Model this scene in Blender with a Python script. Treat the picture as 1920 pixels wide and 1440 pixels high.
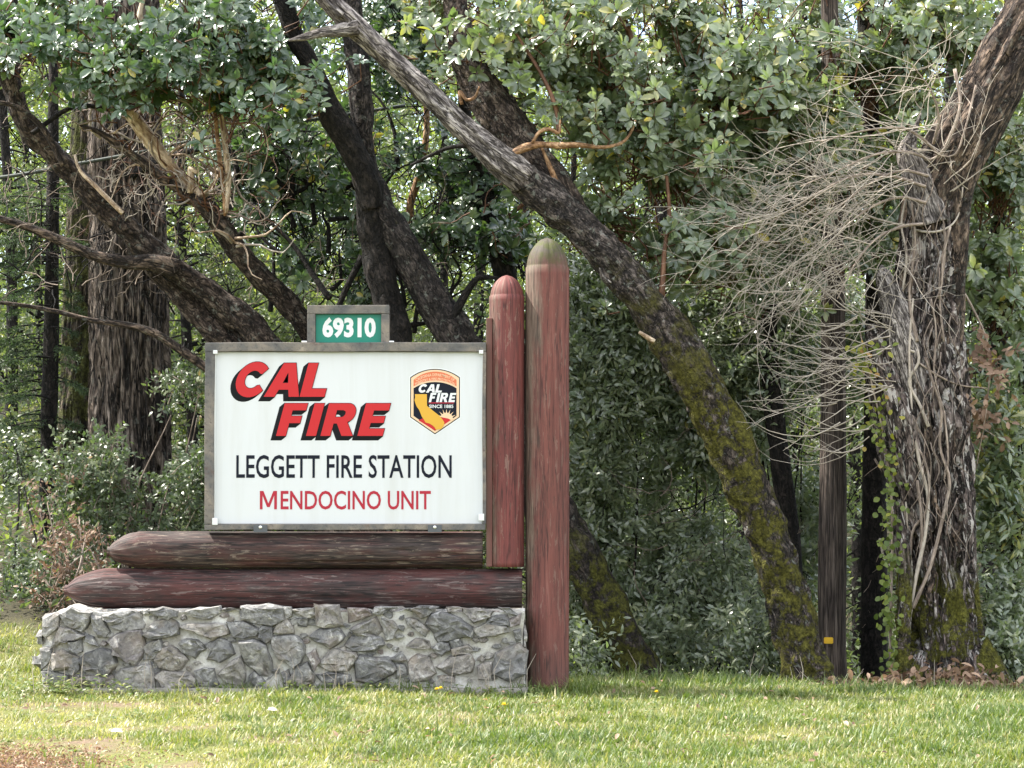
import bpy, bmesh, math
import numpy as np
from mathutils import Vector, Matrix

# ------------------------------------------------------------------ camera, sky, sun, exposure
for o in list(bpy.data.objects):
    bpy.data.objects.remove(o)
SC = bpy.context.scene
COL = SC.collection
FPX = 4080.0                       # focal length in pixels of the 1920 px wide photograph
PITCH = math.atan((882 - 720) / FPX)
CAMZ = 1.5
cam = bpy.data.cameras.new('camera')
cam.sensor_width = 36.0
cam.lens = 36.0 * FPX / 1920
cam.clip_end = 2000
co = bpy.data.objects.new('camera', cam)
co.location = (0, 0, CAMZ)
co.rotation_euler = (math.pi / 2 + PITCH, 0, 0)
COL.objects.link(co)
SC.camera = co

SUN_EL, SUN_AZ = math.radians(52), math.radians(-76)      # azimuth from +Y (behind the trees) towards +X
SUN_DIR = Vector((math.sin(SUN_AZ) * math.cos(SUN_EL), math.cos(SUN_AZ) * math.cos(SUN_EL), math.sin(SUN_EL)))
W = bpy.data.worlds.new('World')
SC.world = W
W.use_nodes = True
nt = W.node_tree
nt.nodes.clear()
sky = nt.nodes.new('ShaderNodeTexSky')
sky.sky_type = 'NISHITA'
sky.sun_disc = False
sky.sun_elevation = SUN_EL
sky.sun_rotation = SUN_AZ
sky.dust_density = 1.5
tc = nt.nodes.new('ShaderNodeTexCoord')
nz = nt.nodes.new('ShaderNodeTexNoise')
nz.inputs['Scale'].default_value = 2.2
nz.inputs['Detail'].default_value = 6
rp = nt.nodes.new('ShaderNodeValToRGB')
rp.color_ramp.elements[0].position = 0.36
rp.color_ramp.elements[1].position = 0.62
mx = nt.nodes.new('ShaderNodeMix')
mx.data_type = 'RGBA'
bg = nt.nodes.new('ShaderNodeBackground')
bg.inputs['Strength'].default_value = 0.15
ow = nt.nodes.new('ShaderNodeOutputWorld')
nt.links.new(tc.outputs['Generated'], nz.inputs['Vector'])
nt.links.new(nz.outputs['Fac'], rp.inputs['Fac'])
nt.links.new(rp.outputs['Color'], mx.inputs['Factor'])
nt.links.new(sky.outputs['Color'], mx.inputs['A'])
mx.inputs['B'].default_value = (8.0, 8.05, 8.1, 1)          # bright thin cloud
nt.links.new(mx.outputs['Result'], bg.inputs['Color'])
nt.links.new(bg.outputs['Background'], ow.inputs['Surface'])

sl = bpy.data.lights.new('sun', 'SUN')
sl.energy = 4.6
sl.angle = math.radians(0.6)
sl.color = (1.0, 0.95, 0.86)
so = bpy.data.objects.new('sun', sl)
so.rotation_euler = (-SUN_DIR).to_track_quat('-Z', 'Y').to_euler()
COL.objects.link(so)
SC.view_settings.view_transform = 'Standard'
SC.view_settings.look = 'None'
SC.view_settings.exposure = 1.6
SC.view_settings.gamma = 1.0
SC.view_settings.use_curve_mapping = False
SC.cycles.max_bounces = 6
SC.cycles.diffuse_bounces = 4
SC.cycles.glossy_bounces = 2
SC.cycles.transmission_bounces = 3
SC.cycles.caustics_reflective = False
SC.cycles.caustics_refractive = False

# ------------------------------------------------------------------ helpers
rng = np.random.default_rng(11)
R = rng.random


def U(a, b, n=None):
    return rng.uniform(a, b, n)


def P(px, py, Y):
    """point seen at photograph pixel (px, py), at distance Y in front of the camera"""
    px, py, Y = np.broadcast_arrays(np.asarray(px, float), np.asarray(py, float), np.asarray(Y, float))
    u = (px - 960) / FPX
    v = (720 - py) / FPX
    dy = math.cos(PITCH) - v * math.sin(PITCH)
    dz = math.sin(PITCH) + v * math.cos(PITCH)
    t = Y / dy
    return np.stack([u * t, Y, CAMZ + dz * t], -1)


def proj(V):
    V = np.asarray(V, float)
    x, y, z = V[..., 0], V[..., 1], V[..., 2] - CAMZ
    d = y * math.cos(PITCH) + z * math.sin(PITCH)
    h = -y * math.sin(PITCH) + z * math.cos(PITCH)
    return 960 + FPX * x / d, 720 - FPX * h / d


def sstep(a, b, x):
    t = np.clip((np.asarray(x, float) - a) / (b - a), 0, 1)
    return t * t * (3 - 2 * t)


def _hash(i, j, k, seed):
    h = (i * 374761393 + j * 668265263 + k * 2147483647 + seed * 1274126177) & 0xffffffff
    h = ((h ^ (h >> 13)) * 1274126177) & 0xffffffff
    return ((h ^ (h >> 16)) & 0xffff) / 65535.0


def vnoise(p, seed=0):
    p = np.asarray(p, float)
    i = np.floor(p).astype(np.int64)
    f = p - i
    f = f * f * (3 - 2 * f)
    r = 0
    for a in (0, 1):
        for b in (0, 1):
            for c in (0, 1):
                w = (f[..., 0] if a else 1 - f[..., 0]) * (f[..., 1] if b else 1 - f[..., 1]) * (f[..., 2] if c else 1 - f[..., 2])
                r = r + w * _hash(i[..., 0] + a, i[..., 1] + b, i[..., 2] + c, seed)
    return r * 2 - 1


def fbm(p, oct=3, seed=0):
    p = np.asarray(p, float)
    s, a = 0, 1.0
    for k in range(oct):
        s = s + a * vnoise(p * 2 ** k, seed + k)
        a *= 0.5
    return s


def ground_z(x, y):
    x = np.asarray(x, float)
    y = np.asarray(y, float)
    side = sstep(-3.9, -2.4, x)
    b = np.clip(y - 15.2, 0, 9)
    z = b * (0.14 * (1 - side) - 0.115 * side)
    z = z - 0.045 * sstep(1.0, 4.0, x) * np.clip(y - 13.5, 0, 4)
    z = z + 0.13 * np.clip(y - 26, 0, 50)
    return z + 0.02 * vnoise(np.stack([x * 0.9, y * 0.9, x * 0], -1), 3)


def nrm(v):
    return v / np.maximum(np.linalg.norm(v, axis=-1, keepdims=True), 1e-9)


class Geo:
    """collects vertices, faces and per-vertex attributes for ONE mesh"""

    def __init__(s):
        s.v, s.f, s.n, s.bark, s.tint = [], [], 0, [], []

    def add(s, V, F, bark=None, tint=None):
        V = np.asarray(V, float).reshape(-1, 3)
        for f in (F if isinstance(F, list) else [F]):
            s.f.append(np.asarray(f, np.int64) + s.n)
        s.v.append(V)
        s.n += len(V)
        s.bark.append(V if bark is None else bark)
        s.tint.append(np.full(len(V), 0.5) if tint is None else np.broadcast_to(tint, (len(V),)))

    def build(s, name, mat, parent=None, smooth=True, kind=None, label=None):
        me = bpy.data.meshes.new(name)
        V = np.concatenate(s.v)
        org = np.array(parent_loc(parent))
        V = V - org
        me.vertices.add(len(V))
        me.vertices.foreach_set('co', V.ravel())
        idx = np.concatenate([f.ravel() for f in s.f])
        sz = np.concatenate([np.full(len(f), f.shape[1]) for f in s.f])
        st = np.concatenate([[0], np.cumsum(sz)[:-1]])
        me.loops.add(len(idx))
        me.loops.foreach_set('vertex_index', idx)
        me.polygons.add(len(sz))
        me.polygons.foreach_set('loop_start', st)
        me.polygons.foreach_set('use_smooth', np.full(len(sz), smooth))
        me.update(calc_edges=True)
        a = me.attributes.new('bark', 'FLOAT_VECTOR', 'POINT')
        a.data.foreach_set('vector', np.concatenate(s.bark).astype(np.float32).ravel())
        a = me.attributes.new('tint', 'FLOAT', 'POINT')
        a.data.foreach_set('value', np.concatenate(s.tint).astype(np.float32))
        return link(name, me, mat, parent, kind, label)


def parent_loc(p):
    l = Vector((0, 0, 0))
    while p is not None:
        l += p.location
        p = p.parent
    return l


def link(name, me, mat, parent=None, kind=None, label=None):
    o = bpy.data.objects.new(name, me)
    COL.objects.link(o)
    if mat is not None and not me.materials:
        me.materials.append(mat)
    if parent is not None:
        o.parent = parent
    if kind:
        o['kind'] = kind
    if label:
        o['label'] = label
    return o


def thing(name, label, cat, loc=(0, 0, 0), group=None):
    o = bpy.data.objects.new(name, None)
    o.empty_display_size = 0.2
    COL.objects.link(o)
    o.location = [float(c) for c in loc]
    return tag(o, label, cat, group)


def tag(o, label, cat, group=None):
    o['label'] = label
    o['category'] = cat
    if group:
        o['group'] = group
    return o


def catmull(pts, step):
    pts = np.asarray(pts, float)
    ext = np.vstack([2 * pts[0] - pts[1], pts, 2 * pts[-1] - pts[-2]])
    out = []
    for i in range(len(pts) - 1):
        p0, p1, p2, p3 = ext[i:i + 4]
        n = max(1, int(round(np.linalg.norm((p2 - p1)[:3]) / step)))
        t = (np.arange(n) / n)[:, None]
        out.append(0.5 * ((2 * p1) + (-p0 + p2) * t + (2 * p0 - 5 * p1 + 4 * p2 - p3) * t ** 2 + (-p0 + 3 * p1 - 3 * p2 + p3) * t ** 3))
    out.append(pts[-1:])
    return np.vstack(out)


def tube(geo, pts, rad, seg=12, step=0.06, amp=0.0, fr=5.0, fl=1.2, seed=0, tint=None, ridged=False, flare=None, cap=True, amp2=0.0):
    pr = np.hstack([np.asarray(pts, float), np.asarray(rad, float)[:, None]])
    c = catmull(pr, step)
    C, r = c[:, :3], np.maximum(c[:, 3], 0.0008)
    T = nrm(np.gradient(C, axis=0))
    n = len(C)
    N = np.zeros((n, 3))
    ref = np.array([0, 0, 1.0]) if abs(T[0][2]) < 0.8 else np.array([0, -1.0, 0])
    N[0] = nrm(ref - T[0] * ref.dot(T[0]))
    for i in range(1, n):
        v = N[i - 1] - T[i] * N[i - 1].dot(T[i])
        N[i] = nrm(v)
    B = np.cross(T, N)
    th = np.arange(seg) / seg * 2 * math.pi
    L = np.concatenate([[0], np.cumsum(np.linalg.norm(np.diff(C, axis=0), axis=1))])
    cs, sn = np.cos(th)[None], np.sin(th)[None]
    rr = np.repeat(r[:, None], seg, 1)
    q = np.stack([cs * rr, sn * rr, np.repeat(L[:, None], seg, 1)], -1)
    if amp:
        qq = np.stack([q[..., 0] * fr, q[..., 1] * fr, q[..., 2] * fl], -1)
        d = fbm(qq, 3, seed)
        if ridged:
            d = 0.55 - np.abs(d) * 1.5
        rr = rr * (1 + amp * d)
        if amp2:
            rr = rr * (1 + amp2 * fbm(q * 1.7, 2, seed + 9))
    if flare is not None:
        h, k, lob = flare
        w = np.exp(-L / h)[:, None]
        rr = rr * (1 + w * (k + lob * np.sin(th * 5 + seed)[None] + 0.6 * lob * np.sin(th * 3 + 2 * seed)[None]))
    V = C[:, None] + rr[..., None] * (cs[..., None] * N[:, None] + sn[..., None] * B[:, None])
    i = np.arange(n - 1)[:, None] * seg
    j = np.arange(seg)[None]
    k = (j + 1) % seg
    F = np.stack([i + j, i + k, i + seg + k, i + seg + j], -1).reshape(-1, 4)
    V = V.reshape(-1, 3)
    q = q.reshape(-1, 3)
    fs = [F]
    if cap:
        V = np.vstack([V, C[:1], C[-1:]])
        q = np.vstack([q, [[0, 0, 0]], [[0, 0, L[-1]]]])
        b, e = n * seg, n * seg + 1
        jj = np.arange(seg)
        kk = (jj + 1) % seg
        fs.append(np.stack([kk, jj, np.full(seg, b)], -1))
        fs.append(np.stack([(n - 1) * seg + jj, (n - 1) * seg + kk, np.full(seg, e)], -1))
    geo.add(V, fs, bark=q, tint=tint)
    return C, r


# leaf templates: x along the leaf, y across, z up (unit length / unit width)
T_OVAL = (np.array([[0, 0, 0], [.28, .40, .10], [.28, 0, 0], [.28, -.40, .10], [.62, .5, .07], [.62, 0, -.04], [.62, -.5, .07], [.88, .30, -.04], [.88, 0, -.10], [.88, -.30, -.04], [1, 0, -.17]], float),
          [np.array([[0, 2, 1], [0, 3, 2], [7, 8, 10], [8, 9, 10]]), np.array([[1, 2, 5, 4], [2, 3, 6, 5], [4, 5, 8, 7], [5, 6, 9, 8]])])
T_LANCE = (np.array([[0, 0, 0], [.35, .5, .06], [.35, -.5, .06], [.72, .36, .0], [.72, -.36, .0], [1, 0, -.1]], float),
           [np.array([[0, 2, 1], [3, 4, 5]]), np.array([[1, 2, 4, 3]])])
T_DIAM = (np.array([[0, 0, 0], [.45, .5, .12], [.45, -.5, .12], [1, 0, -.04]], float), [np.array([[0, 3, 1], [0, 2, 3]])])
T_BLADE = (np.array([[0, .5, 0], [0, -.5, 0], [.55, .36, .06], [.55, -.36, .06], [1, 0, .30]], float), [np.array([[2, 3, 4]]), np.array([[0, 1, 3, 2]])])


def leaves(geo, tpl, pos, X, Z, L, Wd, tint):
    tv, tf = tpl
    X = nrm(X)
    Y = nrm(np.cross(Z, X))
    Z = np.cross(X, Y)
    n, k = len(pos), len(tv)
    L = np.broadcast_to(L, (n,))
    Wd = np.broadcast_to(Wd, (n,))
    V = pos[:, None] + (L[:, None] * tv[:, 0])[..., None] * X[:, None] + (Wd[:, None] * tv[:, 1])[..., None] * Y[:, None] + (L[:, None] * tv[:, 2])[..., None] * Z[:, None]
    off = (np.arange(n) * k)[:, None, None]
    geo.add(V.reshape(-1, 3), [(off + f[None]).reshape(-1, f.shape[1]) for f in tf], tint=np.repeat(np.broadcast_to(tint, (n,)), k))


def rdir(n):
    v = rng.normal(size=(n, 3))
    return nrm(v)


# ------------------------------------------------------------------ materials
class M:
    def __init__(s, name):
        s.m = bpy.data.materials.new(name)
        s.m.use_nodes = True
        s.t = s.m.node_tree
        s.t.nodes.clear()
        s.out = s.n('OutputMaterial')

    def n(s, t, props=None, **ins):
        nd = s.t.nodes.new('ShaderNode' + t)
        for k, v in (props or {}).items():
            setattr(nd, k, v)
        for k, v in ins.items():
            s.set(nd, k.replace('_', ' '), v)
        return nd

    def set(s, nd, k, v):
        if k.isdigit():
            k = int(k)
        i = nd.inputs[k]
        if isinstance(v, bpy.types.NodeSocket):
            s.t.links.new(v, i)
        elif isinstance(v, bpy.types.Node):
            s.t.links.new(v.outputs[0], i)
        else:
            i.default_value = v if not (isinstance(v, tuple) and len(v) == 3 and i.type == 'RGBA') else v + (1,)

    def attr(s, name, out='Fac'):
        return s.n('Attribute', {'attribute_name': name}).outputs[out]

    def mapped(s, vec, scale):
        return s.n('Mapping', Vector=vec, Scale=scale).outputs[0]

    def noise(s, vec, scale, detail=4, rough=.55, dist=0.0):
        return s.n('TexNoise', Vector=vec, Scale=scale, Detail=detail, Roughness=rough, Distortion=dist).outputs[0]

    def ramp(s, fac, *stops):
        r = s.n('ValToRGB', Fac=fac)
        e = r.color_ramp.elements
        while len(e) < len(stops):
            e.new(0.5)
        for q, (p, c) in zip(e, stops):
            q.position = p
            q.color = (c, c, c, 1) if not isinstance(c, tuple) else c + (1,)
        return r.outputs[0]

    def mix(s, fac, a, b, blend='MIX'):
        m = s.n('Mix', {'data_type': 'RGBA', 'blend_type': blend})
        s.set(m, 'Factor', fac)
        for sock, v in ((6, a), (7, b)):
            if isinstance(v, bpy.types.NodeSocket):
                s.t.links.new(v, m.inputs[sock])
            else:
                m.inputs[sock].default_value = v + (1,) if len(v) == 3 else v
        return m.outputs[2]

    def math(s, op, a, b=0.5, clamp=False):
        return s.n('Math', {'operation': op, 'use_clamp': clamp}, **{'0': a, '1': b}).outputs[0]

    def bump(s, h, strength=.5, dist=.02):
        return s.n('Bump', Height=h, Strength=strength, Distance=dist).outputs[0]

    def bsdf(s, color, rough=.6, normal=None, spec=.5, metal=0.0):
        b = s.n('BsdfPrincipled')
        s.set(b, 'Base Color', color)
        s.set(b, 'Roughness', rough)
        s.set(b, 'Specular IOR Level', spec)
        s.set(b, 'Metallic', metal)
        if normal is not None:
            s.set(b, 'Normal', normal)
        return b.outputs[0]

    def done(s, sh):
        s.t.links.new(sh, s.out.inputs[0])
        return s.m


def leaf_mat(name, stops, trans, rough=.4, amt=.35, spec=.5, coat=0.0):
    m = M(name)
    t = m.attr('tint')
    c = m.ramp(t, *stops)
    c2 = m.mix(1.0, c, trans, 'MULTIPLY')
    tr = m.n('BsdfTranslucent')
    m.set(tr, 'Color', c2)
    mixs = m.n('MixShader')
    m.set(mixs, 'Fac', amt)
    pb = m.bsdf(c, rough, spec=spec)
    pb.node.inputs['Coat Weight'].default_value = coat
    pb.node.inputs['Coat Roughness'].default_value = .32
    m.t.links.new(pb, mixs.inputs[1])
    m.t.links.new(tr.outputs[0], mixs.inputs[2])
    return m.done(mixs.outputs[0])


def bark_mat(name, dark, mid, pale, sx=18, sl=6.0, moss=0.0, mosscol=(.105, .10, .015), bump=.9, moss_h=None, rough=.9, reach=.03, lichen=0.0, crack=.8, flake=0.0):
    m = M(name)
    v = m.attr('bark', 'Vector')
    n1 = m.noise(m.mapped(v, (sx, sx, sl)), 1.0, 6, .62, .25)
    n2 = m.noise(m.mapped(v, (sx * 3.2, sx * 3.2, sl * 3.5)), 1.0, 5, .65)
    nc = m.noise(m.mapped(v, (sx * .9, sx * .9, sl * .8)), 1.0, 3, .55, .5)
    n3 = m.noise(v, 1.7, 3)
    c = m.ramp(n1, (.34, dark), (.50, mid), (.66, pale))
    c = m.mix(m.ramp(n2, (.36, .8), (.52, 0.0)), c, dark)
    c = m.mix(m.ramp(n2, (.54, 0.0), (.70, .65)), c, pale)
    cr = m.ramp(m.math('ABSOLUTE', m.math('SUBTRACT', nc, .5)), (.010, 1.0), (.045, 0.0))
    c = m.mix(m.math('MULTIPLY', cr, crack), c, tuple(q * .5 for q in dark))
    c = m.mix(m.math('MULTIPLY', n3, .5), c, m.mix(1.0, c, (1.3, .95, .75), 'MULTIPLY'))
    if flake:
        f = m.ramp(m.noise(m.mapped(v, (sx * 1.5, sx * 1.5, sl * 1.6)), 1.0, 4, .6, .7), (.565, 0.0), (.60, 1.0))
        c = m.mix(m.math('MULTIPLY', f, flake), c, (.60, .56, .53))
    if lichen:
        c = m.mix(m.math('MULTIPLY', m.ramp(m.noise(v, 17, 5, .65, .4), (.58, 0.0), (.66, 1.0)), lichen), c, (.30, .32, .28))
    h = m.math('ADD', n1, m.math('MULTIPLY', n2, .45))
    h = m.math('SUBTRACT', h, m.math('MULTIPLY', cr, .5 * crack))
    if moss:
        # moss patches thin out with height and break up with noise
        pos = m.n('NewGeometry').outputs['Position']
        mn = m.noise(pos, 5.5, 8, .75, .3)
        k = m.ramp(mn, (.5 - .06 * moss, 0.0), (.54 - .04 * moss, 1.0))
        if moss_h:
            z = m.n('SeparateXYZ', Vector=pos).outputs[2]
            fall = m.n('MapRange', Value=z, **{'1': moss_h[0], '2': moss_h[1], '3': 1.0, '4': 0.0}).outputs[0]
            k = m.math('MULTIPLY', k, m.ramp(m.math('ADD', fall, m.math('SUBTRACT', mn, .5)), (.12, 0.0), (.42, 1.0)))
        mc = m.ramp(m.noise(pos, 34, 5, .7), (.32, tuple(x * .22 for x in mosscol)), (.5, mosscol), (.68, tuple(x * 1.9 for x in mosscol)))
        c = m.mix(k, c, mc)
        h = m.math('ADD', h, m.math('MULTIPLY', m.math('MULTIPLY', m.noise(pos, 60, 4), k), .9))
    return m.done(m.bsdf(c, rough, m.bump(h, bump, reach), spec=.25))


def flat_mat(name, col, rough=.5, spec=.4, var=.06, metal=0.0):
    m = M(name)
    tc = m.n('TexCoord').outputs['Object']
    n = m.noise(tc, 9, 5)
    c = m.mix(m.math('MULTIPLY', n, var * 4), col, tuple(x * .78 for x in col))
    return m.done(m.bsdf(c, rough, m.bump(m.noise(tc, 90, 3), .06, .004), spec, metal))


# foliage
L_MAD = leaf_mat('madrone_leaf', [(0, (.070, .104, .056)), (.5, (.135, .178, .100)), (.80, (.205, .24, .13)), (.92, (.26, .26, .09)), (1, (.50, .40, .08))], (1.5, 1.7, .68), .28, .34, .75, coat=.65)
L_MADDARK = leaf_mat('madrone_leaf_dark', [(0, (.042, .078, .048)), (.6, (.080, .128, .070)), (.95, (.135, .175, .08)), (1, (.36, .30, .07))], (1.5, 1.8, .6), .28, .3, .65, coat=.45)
L_BAY = leaf_mat('bay_leaf', [(0, (.092, .124, .078)), (.6, (.175, .21, .132)), (.95, (.26, .28, .17)), (1, (.38, .35, .12))], (1.5, 1.75, .7), .3, .36, .75, coat=.85)
L_HUCK = leaf_mat('huckleberry_leaf', [(0, (.045, .066, .036)), (.6, (.082, .108, .058)), (.95, (.13, .15, .075)), (1, (.26, .18, .09))], (1.4, 1.7, .7), .4, .33, .45)
L_BACK = leaf_mat('wood_leaf', [(0, (.058, .080, .046)), (.6, (.105, .132, .068)), (.9, (.16, .185, .075)), (1, (.26, .25, .08))], (1.6, 1.8, .7), .42, .38, .5)
L_FAR = leaf_mat('far_leaf', [(0, (.075, .105, .040)), (.6, (.135, .17, .058)), (1, (.26, .28, .10))], (1.5, 1.65, .65), .5, .45, .4)
L_NEEDLE = leaf_mat('conifer_needle', [(0, (.045, .070, .045)), (1, (.085, .115, .06))], (1.3, 1.6, .8), .55, .3, .4)
L_IVY = leaf_mat('ivy_leaf', [(0, (.08, .12, .03)), (.6, (.17, .21, .045)), (.85, (.34, .33, .06)), (1, (.5, .30, .12))], (1.4, 1.5, .7), .45, .4, .4)
L_DEAD = leaf_mat('dry_leaf', [(0, (.10, .062, .042)), (.5, (.21, .135, .090)), (1, (.44, .31, .22))], (1.2, 1.0, .8), .6, .25, .3)
L_GRASS = leaf_mat('grass_blade', [(0, (.072, .118, .030)), (.40, (.132, .172, .048)), (.66, (.22, .225, .088)), (1, (.41, .36, .23))], (1.4, 1.5, .65), .45, .37, .45)
L_FLOWER = leaf_mat('yellow_petal', [(0, (.75, .52, .02)), (1, (.85, .65, .05))], (1, 1, 1), .6, .2, .2)

# bark
B_DARK = bark_mat('bark_dark', (.006, .006, .006), (.014, .013, .012), (.040, .035, .032), 20, 10)
B_MAD = bark_mat('bark_brown', (.011, .009, .008), (.042, .032, .027), (.16, .135, .115), 19, 10, lichen=.35)
B_MOSSY = bark_mat('bark_mossy', (.010, .009, .009), (.036, .031, .028), (.17, .15, .14), 20, 11, moss=.75, mosscol=(.080, .075, .014), moss_h=(-.3, 3.4), lichen=.5)
B_MOSSY2 = bark_mat('bark_mossy_low', (.010, .009, .009), (.027, .024, .023), (.10, .088, .082), 19, 10, moss=.7, mosscol=(.070, .070, .014), moss_h=(-.4, 1.3), lichen=.3)
B_GREY = bark_mat('dead_wood_grey', (.035, .031, .030), (.19, .18, .178), (.52, .51, .50), 30, 5.5, bump=1.0)
B_FIR = bark_mat('bark_fir', (.012, .010, .009), (.080, .066, .055), (.27, .24, .21), 21, 2.6, bump=1.0, reach=.05, lichen=.2, crack=1.0)
B_FIRMOSS = bark_mat('bark_fir_mossy', (.012, .010, .008), (.062, .052, .040), (.17, .15, .11), 21, 3.0, moss=.5, mosscol=(.075, .078, .022), bump=1.0, reach=.05, crack=1.0)
B_STUMP = bark_mat('bark_shaggy', (.016, .014, .014), (.082, .067, .064), (.30, .265, .255), 22, 5, moss=.9, mosscol=(.10, .098, .016), moss_h=(-.05, .95), bump=1.0, reach=.05, lichen=.3, flake=.7, crack=1.0)
B_LIMB = bark_mat('bark_limb', (.014, .012, .011), (.048, .038, .032), (.24, .19, .15), 17, 5.5, bump=1.0, reach=.04, lichen=.25)
B_POLE = bark_mat('bark_straight', (.022, .019, .018), (.085, .072, .064), (.17, .15, .135), 30, 1.3, bump=.7)
B_ORANGE = bark_mat('bark_orange', (.10, .055, .028), (.30, .18, .095), (.50, .37, .24), 14, 8, bump=.4, rough=.6, crack=.5)
B_TWIGRED = bark_mat('bark_twig_red', (.05, .026, .016), (.12, .062, .036), (.24, .14, .085), 12, 3, bump=.1, rough=.6, crack=.2)
B_CREAM = bark_mat('bark_peeling_cream', (.14, .085, .05), (.52, .43, .32), (.76, .71, .60), 12, 4, bump=.4, rough=.55, crack=.4)
B_TWIG = bark_mat('dead_twig', (.24, .225, .195), (.38, .36, .32), (.52, .50, .46), 30, 5, bump=.1, crack=.1)
B_VINE = bark_mat('vine_stem', (.12, .10, .085), (.29, .25, .215), (.48, .44, .40), 30, 4, bump=.4, crack=.4)


# ------------------------------------------------------------------ ground, grass
def build_ground():
    xs = np.concatenate([-np.geomspace(400, 12.5, 26), np.linspace(-12, 12, 161), np.geomspace(12.5, 400, 26)])
    ys = np.concatenate([-np.geomspace(200, 4.5, 14), np.linspace(-4, 8, 13), np.linspace(8.1, 32, 200), np.geomspace(32.5, 500, 34)])
    X, Y = np.meshgrid(xs, ys)
    V = np.stack([X, Y, ground_z(X, Y)], -1)
    n, k = len(ys), len(xs)
    i = np.arange(n - 1)[:, None] * k + np.arange(k - 1)[None]
    F = np.stack([i, i + 1, i + k + 1, i + k], -1).reshape(-1, 4)
    g = Geo()
    g.add(V.reshape(-1, 3), F)
    m = M('soil_and_turf')
    pos = m.n('NewGeometry').outputs['Position']
    a = m.noise(pos, 1.6, 5)
    b = m.noise(pos, 40, 5, .7)
    turf = m.ramp(b, (.3, (.07, .075, .022)), (.55, (.14, .15, .045)), (.75, (.24, .21, .10)))
    dirt = m.ramp(b, (.3, (.09, .062, .042)), (.6, (.20, .145, .10)), (.8, (.33, .26, .19)))
    c = m.mix(m.ramp(a, (.50, 0.0), (.66, 1.0)), turf, dirt)
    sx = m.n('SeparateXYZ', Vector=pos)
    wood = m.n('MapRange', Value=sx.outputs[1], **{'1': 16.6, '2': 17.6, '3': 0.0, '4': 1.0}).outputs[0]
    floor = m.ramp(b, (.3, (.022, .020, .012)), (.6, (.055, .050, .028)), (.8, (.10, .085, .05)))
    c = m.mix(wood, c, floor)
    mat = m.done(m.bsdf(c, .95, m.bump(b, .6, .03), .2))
    return g.build('ground', mat, kind='structure')


build_ground()


def bare_or_lit_patch(x, y):
    """0..1, how dry or bare the turf is"""
    n = fbm(np.stack([x * .8, y * 1.3, x * 0], -1), 3, 21)
    left = sstep(-.3, -2.6, x) * .42
    front = sstep(12.4, 11.2, y) * .16
    corner = sstep(1.25, .2, np.hypot((x + 3.0) / 1.5, (y - 11.2) / .95)) * 1.2
    return np.clip(.20 + .30 * n + left + front + corner, 0, 1.3)


def grass():
    n = 205000
    y = 10.0 + 8.0 * R(n) ** 1.15
    x = U(-1, 1, n) * (.245 * y + .25)
    b = bare_or_lit_patch(x, y)
    pxx, pyy = proj(np.stack([x, y, ground_z(x, y)], -1))
    keep = R(n) > np.clip(b - .28 + .35 * np.clip(fbm(np.stack([x * 4, y * 5, x * 0], -1), 2, 99), -.3, 1), 0, .95)
    keep &= R(n) > sstep(16.3, 17.9, y + .5 * fbm(np.stack([x, x * 0, x * 0], -1), 2, 5)) * .97
    keep &= ~((x > -3.22) & (x < .40) & (y > 14.86) & (y < 15.5))
    x, y, b = x[keep], y[keep], b[keep]
    n = len(x)
    cl = fbm(np.stack([x * 3.1, y * 3.1, x * 0], -1), 2, 31)
    fine = fbm(np.stack([x * 7, y * 7, x * 0], -1), 2, 77)
    L = .028 + .052 * R(n) ** 1.6 + .050 * np.clip(cl + .1, 0, 1)
    L *= .86 * np.where(R(n) < .03, 1.6, 1) * (1 - .45 * np.clip(b, 0, 1))
    L *= 1 + .7 * sstep(14.6, 16.2, y) * (x > .3)
    lean = rdir(n) * np.array([1, 1, .2])
    X = lean * U(.25, 1.0, n)[:, None] + np.array([0, 0, 1.0])
    Z = nrm(lean + rdir(n) * .5)
    t = np.clip(.26 + .62 * b + .26 * fine + rng.normal(0, .17, n) - .14 * np.clip(cl, -1, 1), 0, 1)
    t = np.where(R(n) < .05, U(.8, 1, n), t)
    g = Geo()
    leaves(g, T_BLADE, np.stack([x, y, ground_z(x, y) - .008], -1), X, Z, L, U(.0045, .0125, n), t)
    # taller tufts along the foot of the wall, the post and the wood's edge
    tuft = Geo()
    spots = []
    for _ in range(54):
        spots.append((U(-3.3, .1), U(14.66, 14.80), U(.06, .15), 14))
    for _ in range(30):
        spots.append((U(.1, .55), U(14.75, 14.95), U(.09, .16), 16))
    for _ in range(110):
        spots.append((U(.5, 4.1), U(15.5, 16.6), U(.09, .24), 18))
    for _ in range(90):
        spots.append((U(-3.6, 3.6), U(11, 15.4), U(.07, .13), 14))
    for _ in range(30):
        spots.append((U(-4.2, -3.3), U(14.5, 16.4), U(.08, .2), 16))
    for (sx, sy, h, k) in spots:
        if -3.22 < sx < .4 and 14.84 < sy < 15.5:
            continue
        q = np.stack([sx + rng.normal(0, .035, k), sy + rng.normal(0, .035, k)], -1)
        ln = rdir(k) * np.array([1, 1, .1])
        leaves(g, T_BLADE, np.column_stack([q, ground_z(q[:, 0], q[:, 1]) - .01]), ln * U(.2, .8, k)[:, None] + np.array([0, 0, 1.]), ln, U(.6, 1.15, k) * h, U(.004, .008, k),
               np.clip(rng.normal(.22 + .25 * (sx < -2) + .15 * (R() < .25), .16, k), 0, 1))
    o = g.build('grass', L_GRASS, kind='stuff')
    tag(o, 'short patchy lawn of green and straw blades in front of the stone wall', 'grass')
    o['kind'] = 'stuff'


grass()


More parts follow.
